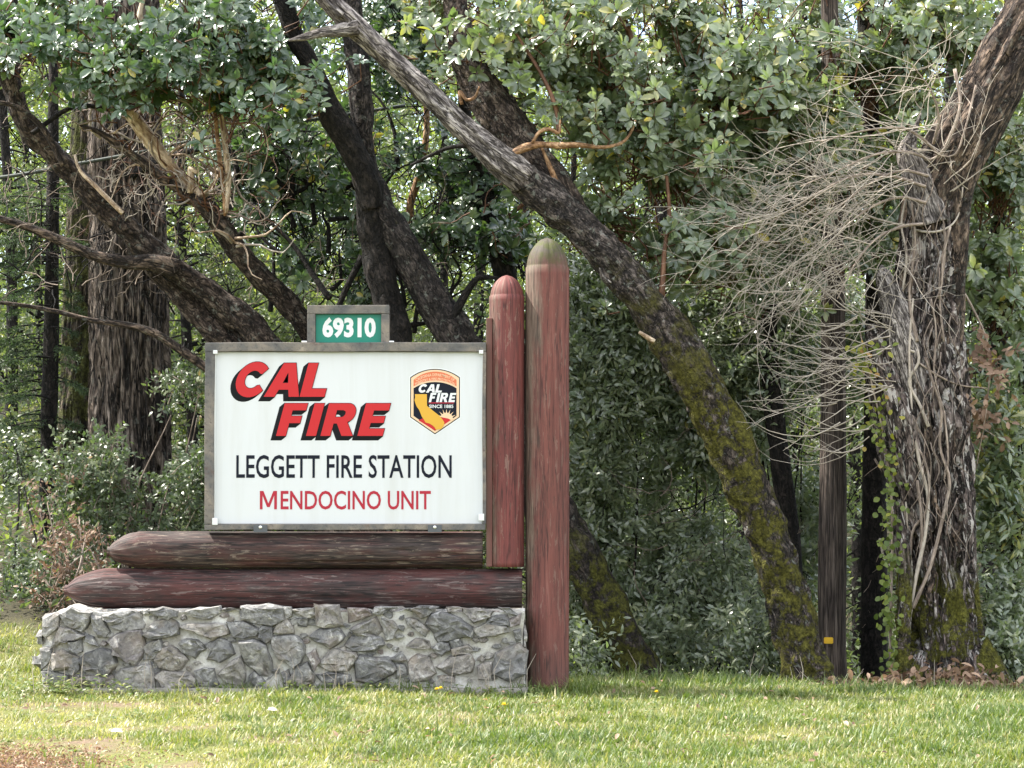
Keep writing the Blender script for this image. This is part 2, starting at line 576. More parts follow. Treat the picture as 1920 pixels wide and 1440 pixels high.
def litter(name, label, cat, n, cx, cy, sx, sy, size, tlo=0, thi=1, lift=.05, mat=None):
    x = rng.normal(cx, sx, n)
    y = rng.normal(cy, sy, n)
    z = ground_z(x, y) + np.abs(rng.normal(0, lift, n)) * np.exp(-((x - cx) / sx) ** 2 * .4) + .012
    Z = nrm(rdir(n) + np.array([0, 0, .9]))
    X = np.cross(Z, rdir(n))
    g = Geo()
    leaves(g, T_OVAL if size > .03 else T_DIAM, np.stack([x, y, z], -1), X, Z, U(.6, 1.3, n) * size, U(.3, .6, n) * size, U(tlo, thi, n))
    o = g.build(name, mat or L_DEAD, kind='stuff')
    tag(o, label, cat)
    return o


litter('leaf_litter', 'heap of dry tan fallen leaves around the foot of the shaggy vine-covered trunk', 'leaf litter', 1500, 3.25, 16.15, .55, .17, .075, lift=.10)
litter('needle_litter', 'orange-brown needle litter on bare ground in the bottom left corner', 'needle litter', 7000, -2.85, 11.25, .38, .30, .024, .25, 1, .008)

# ------------------------------------------------------------------ trees
def path(pts, d0, d1=None):
    """list of (px, py, width px) at distance d0..d1 -> points and radii"""
    a = np.array(pts, float)
    d = np.linspace(d0, d1 if d1 else d0, len(a))
    return P(a[:, 0], a[:, 1], d), a[:, 2] / 2 * d / FPX


def limb(root, name, pts, d0, d1, mat, seg=18, step=.05, amp=.10, fr=6, fl=2.2, seed=0, ridged=False, flare=None, label=None, amp2=0.05, wk=1.0):
    p, r = path(pts, d0, d1)
    r = r * wk
    g = Geo()
    tube(g, p, r, seg, step, amp, fr, fl, seed, ridged=ridged, flare=flare, amp2=amp2)
    g.build(name, mat, root, label=label)
    return p, r


def tree_root(name, label, cat, px, py, d, group=None):
    b = P(px, py, d)
    return thing(name, label, cat, (b[0], b[1], float(ground_z(b[0], b[1]))), group)


LEAF_PROTO = {}


def leaf_proto(mat, i):
    key = (mat.name, i)
    if key not in LEAF_PROTO:
        g = Geo()
        leaves(g, T_OVAL, np.zeros((1, 3)), np.array([[1., 0, 0]]), np.array([[0, 0, 1.]]), 1.0, [.42, .48, .54][i % 3], [.2, .4, .55, .7, .85, .5, .93, .3][i % 8])
        o = g.build('leaf', mat)
        LEAF_PROTO[key] = o.data
        bpy.data.objects.remove(o)
    return LEAF_PROTO[key]


def madrone_crown(root, blobs, mat, twigmat, size=.104, own=290, up=.75):
    """whorls of oval leaves on short twigs; the nearest leaves in view become parts of their own"""
    pos, X, Z, L, tint = [], [], [], [], []
    tw = Geo()
    for (cx, cy, rx, ry, d, rd, n) in blobs:
        n = int(n * 1.35)
        u = rng.normal(size=(n * 3, 3)) * .56
        q = P(cx + u[:, 0] * rx * 1.08, cy + u[:, 1] * ry * 1.08, d + u[:, 2] * rd)
        keep = fbm(q * 3.1, 2, 41) > .02
        q = q[keep][:n]
        m = len(q)
        c0 = P(cx, cy + ry * .4, d + rd * .2)
        out = nrm(q - c0)
        ax = nrm(np.array([0, -.95, up * .75]) + .45 * out + .6 * rng.normal(size=(m, 3)))
        for k in range(m):
            a = ax[k]
            nl = int(rng.integers(6, 11))
            e1 = nrm(np.cross(a, [0.3, .8, .1]))
            e2 = np.cross(a, e1)
            az = np.arange(nl) * 2.399 + R() * 6
            el = U(.15, .75, nl)
            dr = (np.cos(az)[:, None] * e1 + np.sin(az)[:, None] * e2) * np.cos(el)[:, None] + a * np.sin(el)[:, None]
            dr[:, 2] -= .12
            pos.append(q[k] + dr * .012 - a * U(0, .05, nl)[:, None])
            X.append(dr)
            Z.append(nrm(a[None] * 1.2 + rdir(nl) * .25))
            L.append(size * U(.55, 1.15, nl) * rng.uniform(.75, 1.15))
            tint.append(np.clip(rng.normal(.48, .19) + rng.normal(0, .12, nl), 0, .92) + (R(nl) < .028) * .5)
            ln = U(.12, .32)
            p1 = q[k] - a * ln * .5 + rng.normal(0, .02, 3)
            p2 = p1 - nrm(a * .6 + out[k] * .8 + np.array([0, 0, -.1])) * ln * .8
            tube(tw, [q[k], p1, p2], [.0032, .0045, .007], 4, .2, cap=False)
    pos, X, Z, L, tint = map(np.concatenate, (pos, X, Z, L, tint))
    tint = np.clip(tint, 0, 1)
    sx, sy = proj(pos)
    vis = (sx > 10) & (sx < 1910) & (sy > 10) & (sy < 1200)
    score = np.where(vis, L / pos[:, 1] ** 2, 0)
    idx = np.argsort(-score)[:own]
    rest = np.ones(len(pos), bool)
    rest[idx] = False
    g = Geo()
    leaves(g, T_OVAL, pos[rest], X[rest], Z[rest], L[rest], L[rest] * U(.40, .56, rest.sum()), tint[rest])
    g.build('crown', mat, root, kind='stuff')
    tw.build('twigs', twigmat, root, kind='stuff')
    org = np.array(root.location)
    for c, i in enumerate(idx):
        x = nrm(X[i])
        yv = nrm(np.cross(Z[i], x))
        zv = np.cross(x, yv)
        o = bpy.data.objects.new('leaf', leaf_proto(mat, c % 24))
        mt = Matrix(np.column_stack([x * L[i], yv * L[i], zv * L[i]]).tolist()).to_4x4()
        mt.translation = Vector((pos[i] - org).tolist())
        o.matrix_basis = mt
        o.parent = root
        COL.objects.link(o)
    return len(pos)


def sprays(geo, stems, blobs, L, wr, per, tpl, tmean=.5, up=.35, droop=.1, spread=.07, noise=1.6, cut=-.25):
    """leafy twigs: leaves set alternately along short shoots scattered through the blobs"""
    for (cx, cy, rx, ry, d, rd, n) in blobs:
        u = rdir(n * 3) * (R((n * 3, 1)) ** (1 / 2.6))
        q = P(cx + u[:, 0] * rx, cy + u[:, 1] * ry, d + u[:, 2] * rd)
        keep = (fbm(q * noise, 2, 51) > cut) & (q[:, 2] > ground_z(q[:, 0], q[:, 1]) + .03)
        q = q[keep][:n]
        m = len(q)
        a = nrm(rng.normal(size=(m, 3)) * .8 + np.array([0, -.35, up]))
        ln = U(.6, 1.4, m) * L * 4
        s = (np.arange(per) + .5) / per
        pos = q[:, None] + a[:, None] * (ln[:, None] * s)[..., None]
        pos[..., 2] -= droop * (s ** 2)[None] * ln[:, None]
        sd = nrm(np.cross(a, rdir(m)))
        sd = sd[:, None] * np.where(np.arange(per) % 2, 1, -1)[None, :, None]
        X = nrm(a[:, None] * .7 + sd + rng.normal(0, .35, (m, per, 3)))
        Z = nrm(np.array([0, -1.0, .75]) + rng.normal(0, .55, (m, per, 3)))
        tt = np.clip(rng.normal(tmean, .2, (m, 1)) + rng.normal(0, .1, (m, per)), 0, .94) + (R((m, per)) < .012) * .4
        LL = L * U(.6, 1.25, (m, per))
        leaves(geo, tpl, pos.reshape(-1, 3), X.reshape(-1, 3), Z.reshape(-1, 3), LL.ravel(), (LL * wr * U(.8, 1.2, (m, per))).ravel(), np.clip(tt, 0, 1).ravel())
        if stems is not None:
            for k in range(0, m, 5):
                e = q[k] + a[k] * ln[k] * .9
                b = q[k] - a[k] * ln[k] * .6 - np.array([0, 0, .08])
                tube(stems, [b, q[k], e], [.004, .003, .0015], 3, .4, cap=False)


def shrub(name, label, cat, blobs, L, wr, per, mat, stemmat, tpl=T_LANCE, group=None, nst=7, **kw):
    cx = np.mean([b[0] for b in blobs])
    d = np.mean([b[4] for b in blobs])
    root = tree_root(name, label, cat, cx, 1290, d, group)
    base = np.array(root.location)
    g, st = Geo(), Geo()
    sprays(g, st, blobs, L, wr, per, tpl, **kw)
    for k in range(nst):
        b = blobs[k % len(blobs)]
        top = P(b[0] + U(-.6, .6) * b[2], b[1] - U(0, .7) * b[3], b[4])
        b0 = base + np.array([U(-.3, .3), U(-.1, .3), -.05])
        mid = b0 * .5 + top * .5 + rng.normal(0, .12, 3)
        tube(st, [b0, mid, top], [U(.010, .022), .010, .004], 6, .15, .1, seed=k)
    g.build('foliage', mat, root, kind='stuff')
    st.build('stems', stemmat, root, kind='stuff')
    return root


# --- the leaning tree with the dead grey top
tA = tree_root('leaning_tree', 'mossy leaning tree right of the red posts, with a bare grey dead top', 'tree', 1530, 1310, 16.6)
limb(tA, 'trunk', [(1540, 1345, 134), (1511, 1250, 106), (1473, 1110, 96), (1430, 980, 98), (1370, 840, 100), (1300, 700, 98), (1215, 570, 92), (1140, 480, 85), (1060, 400, 80), (1000, 350, 74), (940, 303, 60)], 16.6, 16.3, B_MOSSY, 64, .018, .17, 15, 8, 3, amp2=.12, flare=(.3, .25, .1), wk=.86)
limb(tA, 'dead_limb', [(985, 338, 58), (945, 305, 60), (880, 250, 48), (800, 175, 45), (720, 100, 42), (650, 35, 42), (590, -25, 38), (500, -110, 34)], 16.28, 16.0, B_GREY, 48, .02, .24, 24, 2.4, 5, ridged=True, wk=.92, label='bare weathered grey dead limb')
limb(tA, 'dead_branch', [(670, 52, 30), (630, 58, 22), (600, 62, 17), (570, 70, 13), (541, 76, 4)], 16.05, 15.95, B_GREY, 12, .02, .15, 16, 2, 6)
limb(tA, 'dead_branch', [(640, 30, 16), (620, 12, 12), (600, -8, 10), (570, -40, 6)], 16.0, 15.9, B_GREY, 10, .03, .15, 16, 2, 7)
limb(tA, 'limb', [(1090, 430, 66), (1045, 350, 62), (1003, 300, 62), (960, 245, 72), (920, 190, 74), (880, 130, 60), (862, 60, 50), (850, -40, 45), (850, -250, 38)], 16.5, 17.0, B_MAD, 40, .025, .17, 13, 7, 8, amp2=.1)
limb(tA, 'bare_strip', [(1015, 275, 5), (1032, 315, 11), (1048, 352, 10), (1062, 380, 4)], 16.36, 16.36, B_ORANGE, 8, .03)
limb(tA, 'orange_branch', [(948, 296, 7), (968, 284, 14), (990, 275, 16), (1015, 271, 12), (1050, 273, 14), (1085, 272, 11), (1130, 276, 7), (1165, 268, 6), (1182, 250, 5), (1192, 225, 4)], 16.2, 16.3, B_ORANGE, 12, .03, .07, seed=2)
limb(tA, 'orange_branch', [(998, 268, 6), (1012, 247, 8), (1030, 242, 8), (1048, 249, 6), (1050, 225, 4)], 16.2, 16.2, B_ORANGE, 10, .03, .05, seed=3)
limb(tA, 'orange_branch', [(1048, 250, 9), (1044, 210, 9), (1030, 170, 8), (1010, 130, 7), (985, 90, 6), (960, 50, 5)], 16.25, 16.4, B_TWIGRED, 8, .05, .05, seed=4)
limb(tA, 'orange_branch', [(1185, 165, 15), (1190, 120, 13), (1182, 70, 12), (1165, 20, 10), (1150, -30, 8)], 16.7, 16.7, B_TWIGRED, 8, .05, .06, seed=5)
limb(tA, 'orange_branch', [(866, 196, 6), (862, 172, 7), (875, 187, 6), (890, 182, 5), (899, 162, 3)], 16.5, 16.4, B_ORANGE, 8, .02, seed=6)
limb(tA, 'branch', [(880, 120, 30), (960, 110, 24), (1060, 140, 18), (1150, 170, 14), (1240, 190, 10), (1330, 230, 7)], 17.0, 17.0, B_TWIGRED, 10, .08, .08, seed=7)
limb(tA, 'branch', [(1240, 560, 14), (1243, 520, 12), (1246, 470, 9), (1255, 400, 7), (1250, 330, 6)], 16.4, 16.6, B_TWIGRED, 8, .08, .06, seed=8)
limb(tA, 'branch_stub', [(1226, 640, 10), (1208, 629, 8), (1199, 623, 6)], 16.2, 16.15, B_CREAM, 8, .02, seed=9)
limb(tA, 'branch_stub', [(1142, 532, 12), (1130, 520, 9), (1124, 502, 2)], 16.25, 16.15, B_GREY, 8, .02, seed=10)
limb(tA, 'branch', [(905, 275, 10), (850, 275, 9), (810, 290, 8), (770, 310, 6)], 16.4, 16.6, B_DARK, 8, .06, .06, seed=11)
madrone_crown(tA, [(1000, 60, 150, 85, 16.8, .6, 210), (1130, 130, 130, 130, 16.9, .6, 270), (1290, 110, 150, 130, 17.0, .7, 330), (1210, 270, 120, 100, 16.9, .5, 210), (1300, 370, 100, 90, 16.9, .5, 170),
                   (1430, 120, 130, 150, 17.2, .7, 300), (900, 20, 100, 70, 17.0, .6, 110), (1270, 450, 110, 80, 17, .4, 110), (1170, 400, 80, 80, 17.1, .4, 80), (1380, 480, 90, 70, 17.3, .4, 70)], L_MAD, B_TWIGRED)

# --- twin dark trunks behind the sign
tB = tree_root('forked_tree', 'dark twin-stemmed tree behind the address sign, forking high up', 'tree', 1200, 1300, 17.5)
limb(tB, 'trunk', [(1235, 1350, 100), (1195, 1260, 86), (1145, 1150, 84), (1090, 1050, 85), (1040, 960, 85), (960, 800, 85), (890, 690, 78), (840, 610, 78), (800, 540, 72), (760, 470, 70), (720, 410, 70), (692, 350, 64), (680, 280, 50), (678, 200, 48), (668, 100, 48), (660, 20, 44), (650, -80, 40), (640, -300, 34)], 17.5, 17.5, B_MOSSY2, 44, .03, .17, 13, 6, 12, flare=(.3, .2, .1), wk=.9)
limb(tB, 'trunk', [(800, 1000, 70), (770, 780, 62), (745, 640, 58), (725, 560, 55), (705, 470, 54), (697, 400, 56), (694, 340, 52)], 17.55, 17.45, B_DARK, 36, .03, .16, 13, 6, 13)
limb(tB, 'limb', [(700, 390, 44), (690, 345, 48), (655, 270, 52), (620, 210, 48), (590, 140, 42), (555, 70, 38), (530, 0, 36), (500, -80, 32), (470, -250, 26)], 17.4, 17.2, B_DARK, 36, .03, .16, 13, 6, 14, wk=.92)
limb(tB, 'branch', [(680, 480, 14), (650, 540, 12), (625, 600, 11), (612, 640, 11)], 17.7, 17.8, B_DARK, 8, .06, .1, seed=3)
limb(tB, 'branch', [(618, 560, 12), (590, 520, 11), (550, 460, 9), (500, 410, 7), (470, 380, 6)], 17.7, 17.9, B_DARK, 8, .06, .1, seed=4)
limb(tB, 'branch', [(840, 610, 22), (880, 540, 14), (900, 520, 10), (935, 522, 7)], 17.4, 17.3, B_DARK, 8, .06, .1, seed=5)
limb(tB, 'branch', [(790, 480, 9), (768, 400, 15), (785, 330, 14), (800, 240, 12), (790, 120, 11), (740, 20, 15), (700, -60, 15)], 18.7, 18.5, B_ORANGE, 10, .06, .08, seed=6)
for k in range(22):
    x0, y0 = U(440, 880), U(300, 640)
    ang = U(-2.8, -.3)
    ln = U(80, 220)
    pts = [(x0 + math.cos(ang + c * .25) * ln * s, y0 + math.sin(ang + c * .25) * ln * s + U(-12, 12), 8 * (1 - s) + 2.5) for s, c in ((0, 0), (.35, U(-1, 1)), (.7, U(-1, 1)), (1, U(-1, 1)))]
    limb(tB, 'branch', pts, 18.2, 18.4, B_DARK, 5, .1, 0, seed=k)
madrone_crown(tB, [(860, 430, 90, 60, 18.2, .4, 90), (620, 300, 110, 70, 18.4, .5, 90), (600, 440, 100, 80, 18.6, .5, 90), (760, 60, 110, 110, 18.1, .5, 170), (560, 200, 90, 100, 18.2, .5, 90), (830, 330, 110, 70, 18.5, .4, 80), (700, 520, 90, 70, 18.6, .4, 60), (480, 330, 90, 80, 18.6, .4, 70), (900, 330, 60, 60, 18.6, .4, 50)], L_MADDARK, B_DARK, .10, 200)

# --- slim dark stem behind the posts
tE = tree_root('slender_tree', 'slim dark reddish stem rising behind the shorter red post', 'tree', 1010, 1290, 18.4)
limb(tE, 'trunk', [(1030, 1330, 50), (1010, 1000, 46), (980, 760, 44), (958, 580, 40), (937, 470, 40), (917, 400, 33), (905, 340, 30), (890, 280, 27), (870, 190, 22), (860, 50, 18), (870, -120, 14)], 18.4, 18.3, B_DARK, 20, .05, .12, 9, 2, 15)
limb(tE, 'branch', [(940, 430, 14), (960, 400, 11), (985, 380, 8), (1010, 350, 6)], 18.3, 18.2, B_TWIGRED, 8, .05)
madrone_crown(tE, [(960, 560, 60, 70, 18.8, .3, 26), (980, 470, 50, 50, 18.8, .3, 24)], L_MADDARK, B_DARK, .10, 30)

# --- brown trees leaning left behind the sign
tF = tree_root('leaning_madrone', 'brown twin-trunked madrone leaning left behind the sign, in front of the big fir', 'tree', 720, 1290, 18.3)
limb(tF, 'trunk', [(770, 1330, 130), (700, 1000, 110), (600, 780, 95), (490, 635, 82), (420, 570, 78), (350, 520, 74), (290, 475, 70), (240, 430, 72), (190, 385, 70), (130, 320, 66), (90, 280, 60), (50, 235, 56), (25, 170, 60), (5, 100, 68), (-25, 10, 60), (-60, -150, 50)], 18.3, 17.4, B_MAD, 46, .025, .18, 13, 7, 16, wk=.65, amp2=.1)
limb(tF, 'trunk', [(720, 1200, 120), (640, 1000, 110), (540, 790, 98), (430, 640, 88), (365, 575, 78), (310, 520, 64), (262, 468, 50), (235, 435, 40)], 18.5, 18.0, B_MAD, 40, .025, .17, 13, 7, 17, wk=.72, amp2=.1)
limb(tF, 'limb', [(330, 505, 40), (285, 492, 34), (240, 492, 27), (180, 480, 21), (110, 450, 18), (50, 425, 16), (-30, 402, 14)], 17.75, 17.4, B_LIMB, 14, .05, .1, seed=18)
limb(tF, 'branch', [(470, 760, 22), (420, 715, 18), (380, 685, 17), (330, 650, 16), (290, 625, 15), (240, 610, 13), (170, 600, 11), (110, 585, 9), (40, 572, 8), (-30, 565, 6)], 17.9, 17.5, B_LIMB, 10, .05, .1, seed=19)
limb(tF, 'branch', [(120, 310, 14), (80, 240, 12), (30, 200, 10), (-20, 190, 8)], 17.3, 17.2, B_LIMB, 8, .05, .1, seed=20)
limb(tF, 'branch', [(60, 250, 10), (140, 200, 9), (230, 205, 8), (330, 180, 7)], 17.3, 17.3, B_DARK, 8, .06, .1, seed=21)
limb(tF, 'branch', [(30, 100, 12), (60, 84, 10), (100, 72, 9), (160, 66, 6)], 17.2, 17.1, B_DARK, 8, .06, .1, seed=22)
limb(tF, 'branch', [(230, 400, 9), (180, 350, 8), (150, 320, 6), (140, 290, 5)], 17.3, 17.3, B_CREAM, 6, .06, .1, seed=23)
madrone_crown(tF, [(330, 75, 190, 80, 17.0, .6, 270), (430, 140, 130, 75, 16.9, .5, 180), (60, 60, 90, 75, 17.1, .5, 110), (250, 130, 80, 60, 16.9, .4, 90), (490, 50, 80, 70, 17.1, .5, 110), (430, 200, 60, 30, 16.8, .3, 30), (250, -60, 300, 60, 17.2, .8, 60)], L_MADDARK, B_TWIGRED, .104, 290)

tG = tree_root('peeling_madrone', 'slim madrone with a pale peeling top, left of the address sign', 'tree', 800, 1290, 18.8)
limb(tG, 'trunk', [(850, 1330, 66), (760, 900, 60), (660, 740, 56), (580, 620, 50), (530, 560, 48), (470, 500, 48), (420, 430, 44), (372, 372, 34), (350, 345, 26)], 18.8, 17.6, B_MAD, 36, .03, .16, 13, 6, 24, wk=.88, amp2=.1)
limb(tG, 'peeling_limb', [(372, 372, 26), (350, 345, 26), (325, 318, 24), (305, 295, 29), (270, 248, 29), (240, 205, 23), (225, 180, 14)], 17.55, 17.3, B_CREAM, 16, .03, .14, 8, 3, 25, label='pale cream peeling limb')
limb(tG, 'dead_branch', [(203, 163, 12), (185, 158, 12), (168, 152, 8)], 17.2, 17.2, B_CREAM, 8, .02)
limb(tG, 'branch', [(420, 430, 20), (370, 380, 20), (300, 330, 16), (240, 285, 15), (190, 250, 12), (150, 235, 7)], 17.5, 17.3, B_LIMB, 10, .04, .1, seed=26)
limb(tG, 'branch', [(422, 405, 6), (418, 350, 8), (411, 290, 9), (404, 220, 8), (398, 150, 7), (392, 60, 6)], 17.4, 17.3, B_ORANGE, 8, .05, .06, seed=27)
limb(tG, 'branch', [(424, 400, 7), (428, 340, 12), (424, 290, 12), (416, 220, 11), (408, 140, 8), (404, 60, 7)], 17.4, 17.3, B_CREAM, 8, .05, .08, seed=28)
limb(tG, 'branch', [(356, 362, 10), (358, 335, 12), (357, 316, 11), (370, 324, 7)], 17.4, 17.35, B_CREAM, 8, .03, .06, seed=29)
limb(tG, 'branch', [(268, 66, 12), (262, 40, 14), (266, 8, 9), (280, -30, 7)], 17.2, 17.2, B_CREAM, 8, .03, .06, seed=30)
GP = np.array([(440, 455), (400, 405), (372, 372), (335, 330), (300, 290), (265, 240), (240, 205), (370, 380), (300, 330), (240, 285), (190, 250), (424, 330), (416, 230), (408, 150)], float)
for k in range(70):
    x0, y0 = GP[k % 14] + rng.normal(0, 5, 2)
    ang = U(-3.0, .5)
    ln = U(40, 150)
    cc, wv = U(-.9, .9), U(0, 6)
    pts = [(x0 + math.cos(ang + cc * s + .3 * math.sin(wv + 5 * s)) * ln * s, y0 + math.sin(ang + cc * s + .3 * math.sin(wv + 5 * s)) * ln * s, 4.2 * (1 - s) + 1.6) for s in (0, .2, .4, .6, .8, 1)]
    limb(tG, 'twig', pts, 17.5, 17.2 + U(-.2, .3), [B_CREAM, B_TWIGRED, B_TWIG, B_VINE][k % 4], 4, .08, 0, seed=k)

# --- fir trunks on the left
tH = tree_root('fir_tree', 'huge fir with deeply furrowed brown-grey bark left of the sign', 'tree', 245, 1290, 20)
p, r = path([(245, 1380, 190), (245, 1250, 160), (245, 1000, 146), (245, 800, 144), (243, 640, 140), (241, 480, 138), (236, 300, 134), (232, 100, 130), (230, -150, 126), (228, -900, 112)], 20)
g = Geo()
tube(g, p, r, 170, .03, .13, 22, 2.6, 31, ridged=True, amp2=.05)
g.build('trunk', B_FIR, tH)
limb(tH, 'branch', [(240, 330, 20), (330, 290, 14), (420, 270, 11), (520, 250, 8)], 19.7, 19.2, B_DARK, 8, .1, .1, seed=1)
tI = tree_root('fir_tree', 'narrower mossy fir trunk just left of and behind the huge fir', 'tree', 146, 1290, 21.2)
p, r = path([(143, 1380, 100), (146, 1200, 84), (148, 900, 78), (152, 700, 74), (157, 500, 70), (165, 250, 62), (170, 0, 56), (174, -700, 46)], 21.2)
g = Geo()
tube(g, p, r, 110, .03, .13, 22, 2.6, 33, ridged=True, amp2=.05)
g.build('trunk', B_FIRMOSS, tI)


def conifer_sprays(geo, tw, specs):
    for (x0, y0, d, ang, ln) in specs:
        a = P(x0, y0, d)
        dirv = np.array([math.cos(ang), -.25 + U(-.3, .2), math.sin(ang)])
        dirv = nrm(dirv)
        s = np.linspace(0, 1, 5)[:, None]
        c = a + dirv * ln * s + np.array([0, 0, -.35 * ln]) * s ** 2
        tube(tw, c, np.linspace(.009, .002, 5), 4, .2, cap=False)
        m = int(ln * 42)
        t = R(m) ** .8
        b = a + dirv * ln * t[:, None] + np.array([0, 0, -.35 * ln]) * (t ** 2)[:, None]
        sd = nrm(np.cross(dirv, [0, 0, 1]))
        sub = nrm(dirv * .8 + sd * np.where(R(m) < .5, 1, -1)[:, None] * U(.4, 1.1, m)[:, None] + np.array([0, 0, -.55]) + rng.normal(0, .2, (m, 3)))
        sl = U(.10, .28, m) * (1.15 - t)
        kk = 16
        q = np.repeat(sub, kk, 0)
        tt = np.tile(np.linspace(.05, 1, kk), m)
        bp = np.repeat(b, kk, 0) + q * (np.repeat(sl, kk) * tt)[:, None]
        bp[:, 2] -= .12 * np.repeat(sl, kk) * tt ** 2
        s2 = nrm(np.cross(q, rdir(len(q))))
        X = nrm(q * .6 + s2)
        leaves(geo, T_DIAM, bp, X, nrm(rdir(len(q)) + np.array([0, -.2, .8])), U(.028, .046, len(q)), .007, np.repeat(np.clip(rng.normal(.5, .25, m), 0, 1), kk))


tC = tree_root('young_conifer', 'thin-stemmed young conifer with drooping grey-green sprays at the left edge', 'tree', 92, 1290, 20.2)
limb(tC, 'trunk', [(84, 1340, 34), (88, 1000, 32), (92, 800, 30), (96, 600, 28), (98, 400, 24), (100, 200, 20), (100, -100, 15)], 20.2, 20.2, B_DARK, 14, .08, .1, 9, 2, 2)
gc, gt = Geo(), Geo()
sp = []
for k in range(64):
    y = U(380, 900)
    left = R() < .72
    sp.append((95, y - 40, U(20.0, 20.4), math.pi - U(-.1, .35) if left else U(-.1, .3), U(.35, .75) if left else U(.2, .42)))
conifer_sprays(gc, gt, sp)
gc.build('crown', L_NEEDLE, tC)
gt.build('branches', B_DARK, tC, kind='stuff')

# --- the shaggy vine-covered trunk on the right
tL = tree_root('shaggy_tree', 'thick old right-hand trunk with shredded grey bark and a mossy foot', 'tree', 1775, 1300, 16.8)
p, r = path([(1778, 1370, 225), (1775, 1290, 190), (1768, 1190, 165), (1760, 1080, 150), (1750, 960, 148), (1742, 850, 150), (1735, 740, 154), (1733, 640, 138), (1737, 540, 116), (1741, 440, 110), (1750, 380, 108), (1766, 325, 108), (1800, 265, 118), (1840, 200, 112), (1880, 125, 106), (1925, 40, 100), (1970, -50, 95), (2050, -220, 85)], 16.8)
g = Geo()
kk = 9
tube(g, p[:11], r[:11] * .93, 110, .02, .24, 15, 1.5, 41, ridged=True, amp2=.12, flare=(.28, .14, .14))
g.build('trunk', B_STUMP, tL)
g = Geo()
tube(g, p[9:], r[9:], 70, .025, .20, 9, 1.0, 42, ridged=True, amp2=.08)
g.build('limb', B_LIMB, tL)
limb(tL, 'limb', [(1768, 950, 50), (1772, 760, 52), (1780, 600, 52), (1788, 470, 50), (1794, 370, 52), (1818, 290, 56)], 16.72, 16.72, B_LIMB, 26, .03, .2, 12, 1.3, 43, ridged=True)
limb(tL, 'snag', [(1725, 1000, 60), (1700, 880, 90), (1675, 760, 88), (1652, 670, 58), (1640, 625, 34), (1628, 608, 6)], 16.62, 16.6, B_STUMP, 30, .025, .25, 16, 1.4, 44, ridged=True)
limb(tL, 'snag', [(1715, 760, 70), (1694, 650, 62), (1674, 570, 48), (1658, 520, 30), (1652, 497, 5)], 16.58, 16.55, B_GREY, 24, .025, .25, 16, 1.4, 45, ridged=True)
limb(tL, 'snag', [(1745, 420, 70), (1722, 340, 52), (1702, 285, 40), (1712, 252, 20), (1727, 212, 3)], 16.65, 16.6, B_GREY, 20, .025, .25, 16, 1.4, 46, ridged=True)
limb(tL, 'snag', [(1692, 1320, 34), (1694, 1200, 28), (1697, 1080, 28), (1692, 1000, 22), (1686, 950, 6)], 16.45, 16.5, B_STUMP, 18, .03, .2, 16, 1.4, 47, ridged=True)
limb(tL, 'root', [(1830, 1200, 50), (1862, 1260, 60), (1890, 1330, 60)], 16.7, 16.6, B_STUMP, 18, .03, .2, 10, 2, 48)
limb(tL, 'root', [(1720, 1220, 50), (1700, 1290, 60), (1690, 1350, 60)], 16.6, 16.5, B_STUMP, 18, .03, .2, 10, 2, 49)
# torn bark strips hanging on the trunk
AX = np.array([(1370, 1778, 225), (1290, 1775, 190), (1190, 1768, 165), (1080, 1760, 150), (960, 1750, 148), (850, 1742, 150), (740, 1735, 154), (640, 1733, 138), (540, 1737, 116), (440, 1741, 110), (380, 1750, 108), (300, 1775, 112), (200, 1840, 112)], float)[::-1]


def on_trunk(px, py, lift=.02):
    c = np.interp(py, AX[:, 0], AX[:, 1])
    w = np.interp(py, AX[:, 0], AX[:, 2]) / 2 * 1.1
    k = np.clip((px - c) / w, -1.2, 1.2)
    dd = 16.8 - np.sqrt(np.clip(1 - k * k, 0, 1)) * w * 16.8 / FPX - lift
    return P(px, py, dd)


for k in range(64):
    py = U(420, 1060)
    c, w = np.interp(py, AX[:, 0], AX[:, 1]), np.interp(py, AX[:, 0], AX[:, 2]) / 2
    px = c + U(-.85, .8) * w
    ln = U(30, 130)
    q = np.array([on_trunk(px + U(-6, 6) - s * .0 + 6 * math.sin(s * 3 + k), py + ln * s, .012 + .03 * (s - .5) ** 2 * U(.2, 1.6)) for s in np.linspace(0, 1, 6)])
    wd = U(.006, .022)
    g = Geo()
    tw = np.array([wd * math.cos(.3), -wd * .35, 0])
    prof = np.array([.3, .8, 1, 1, .8, .2])[:, None]
    V = np.vstack([q - tw * prof, q + np.array([0, -.004, 0]), q + tw * prof])
    n6 = np.arange(5)
    F = np.vstack([np.stack([n6, n6 + 1, n6 + 7, n6 + 6], -1), np.stack([n6 + 6, n6 + 7, n6 + 13, n6 + 12], -1)])
    g.add(V, F, tint=.5)
    g.build('bark_strip', [B_STUMP, B_LIMB, B_GREY, B_LIMB][k % 4], tL)

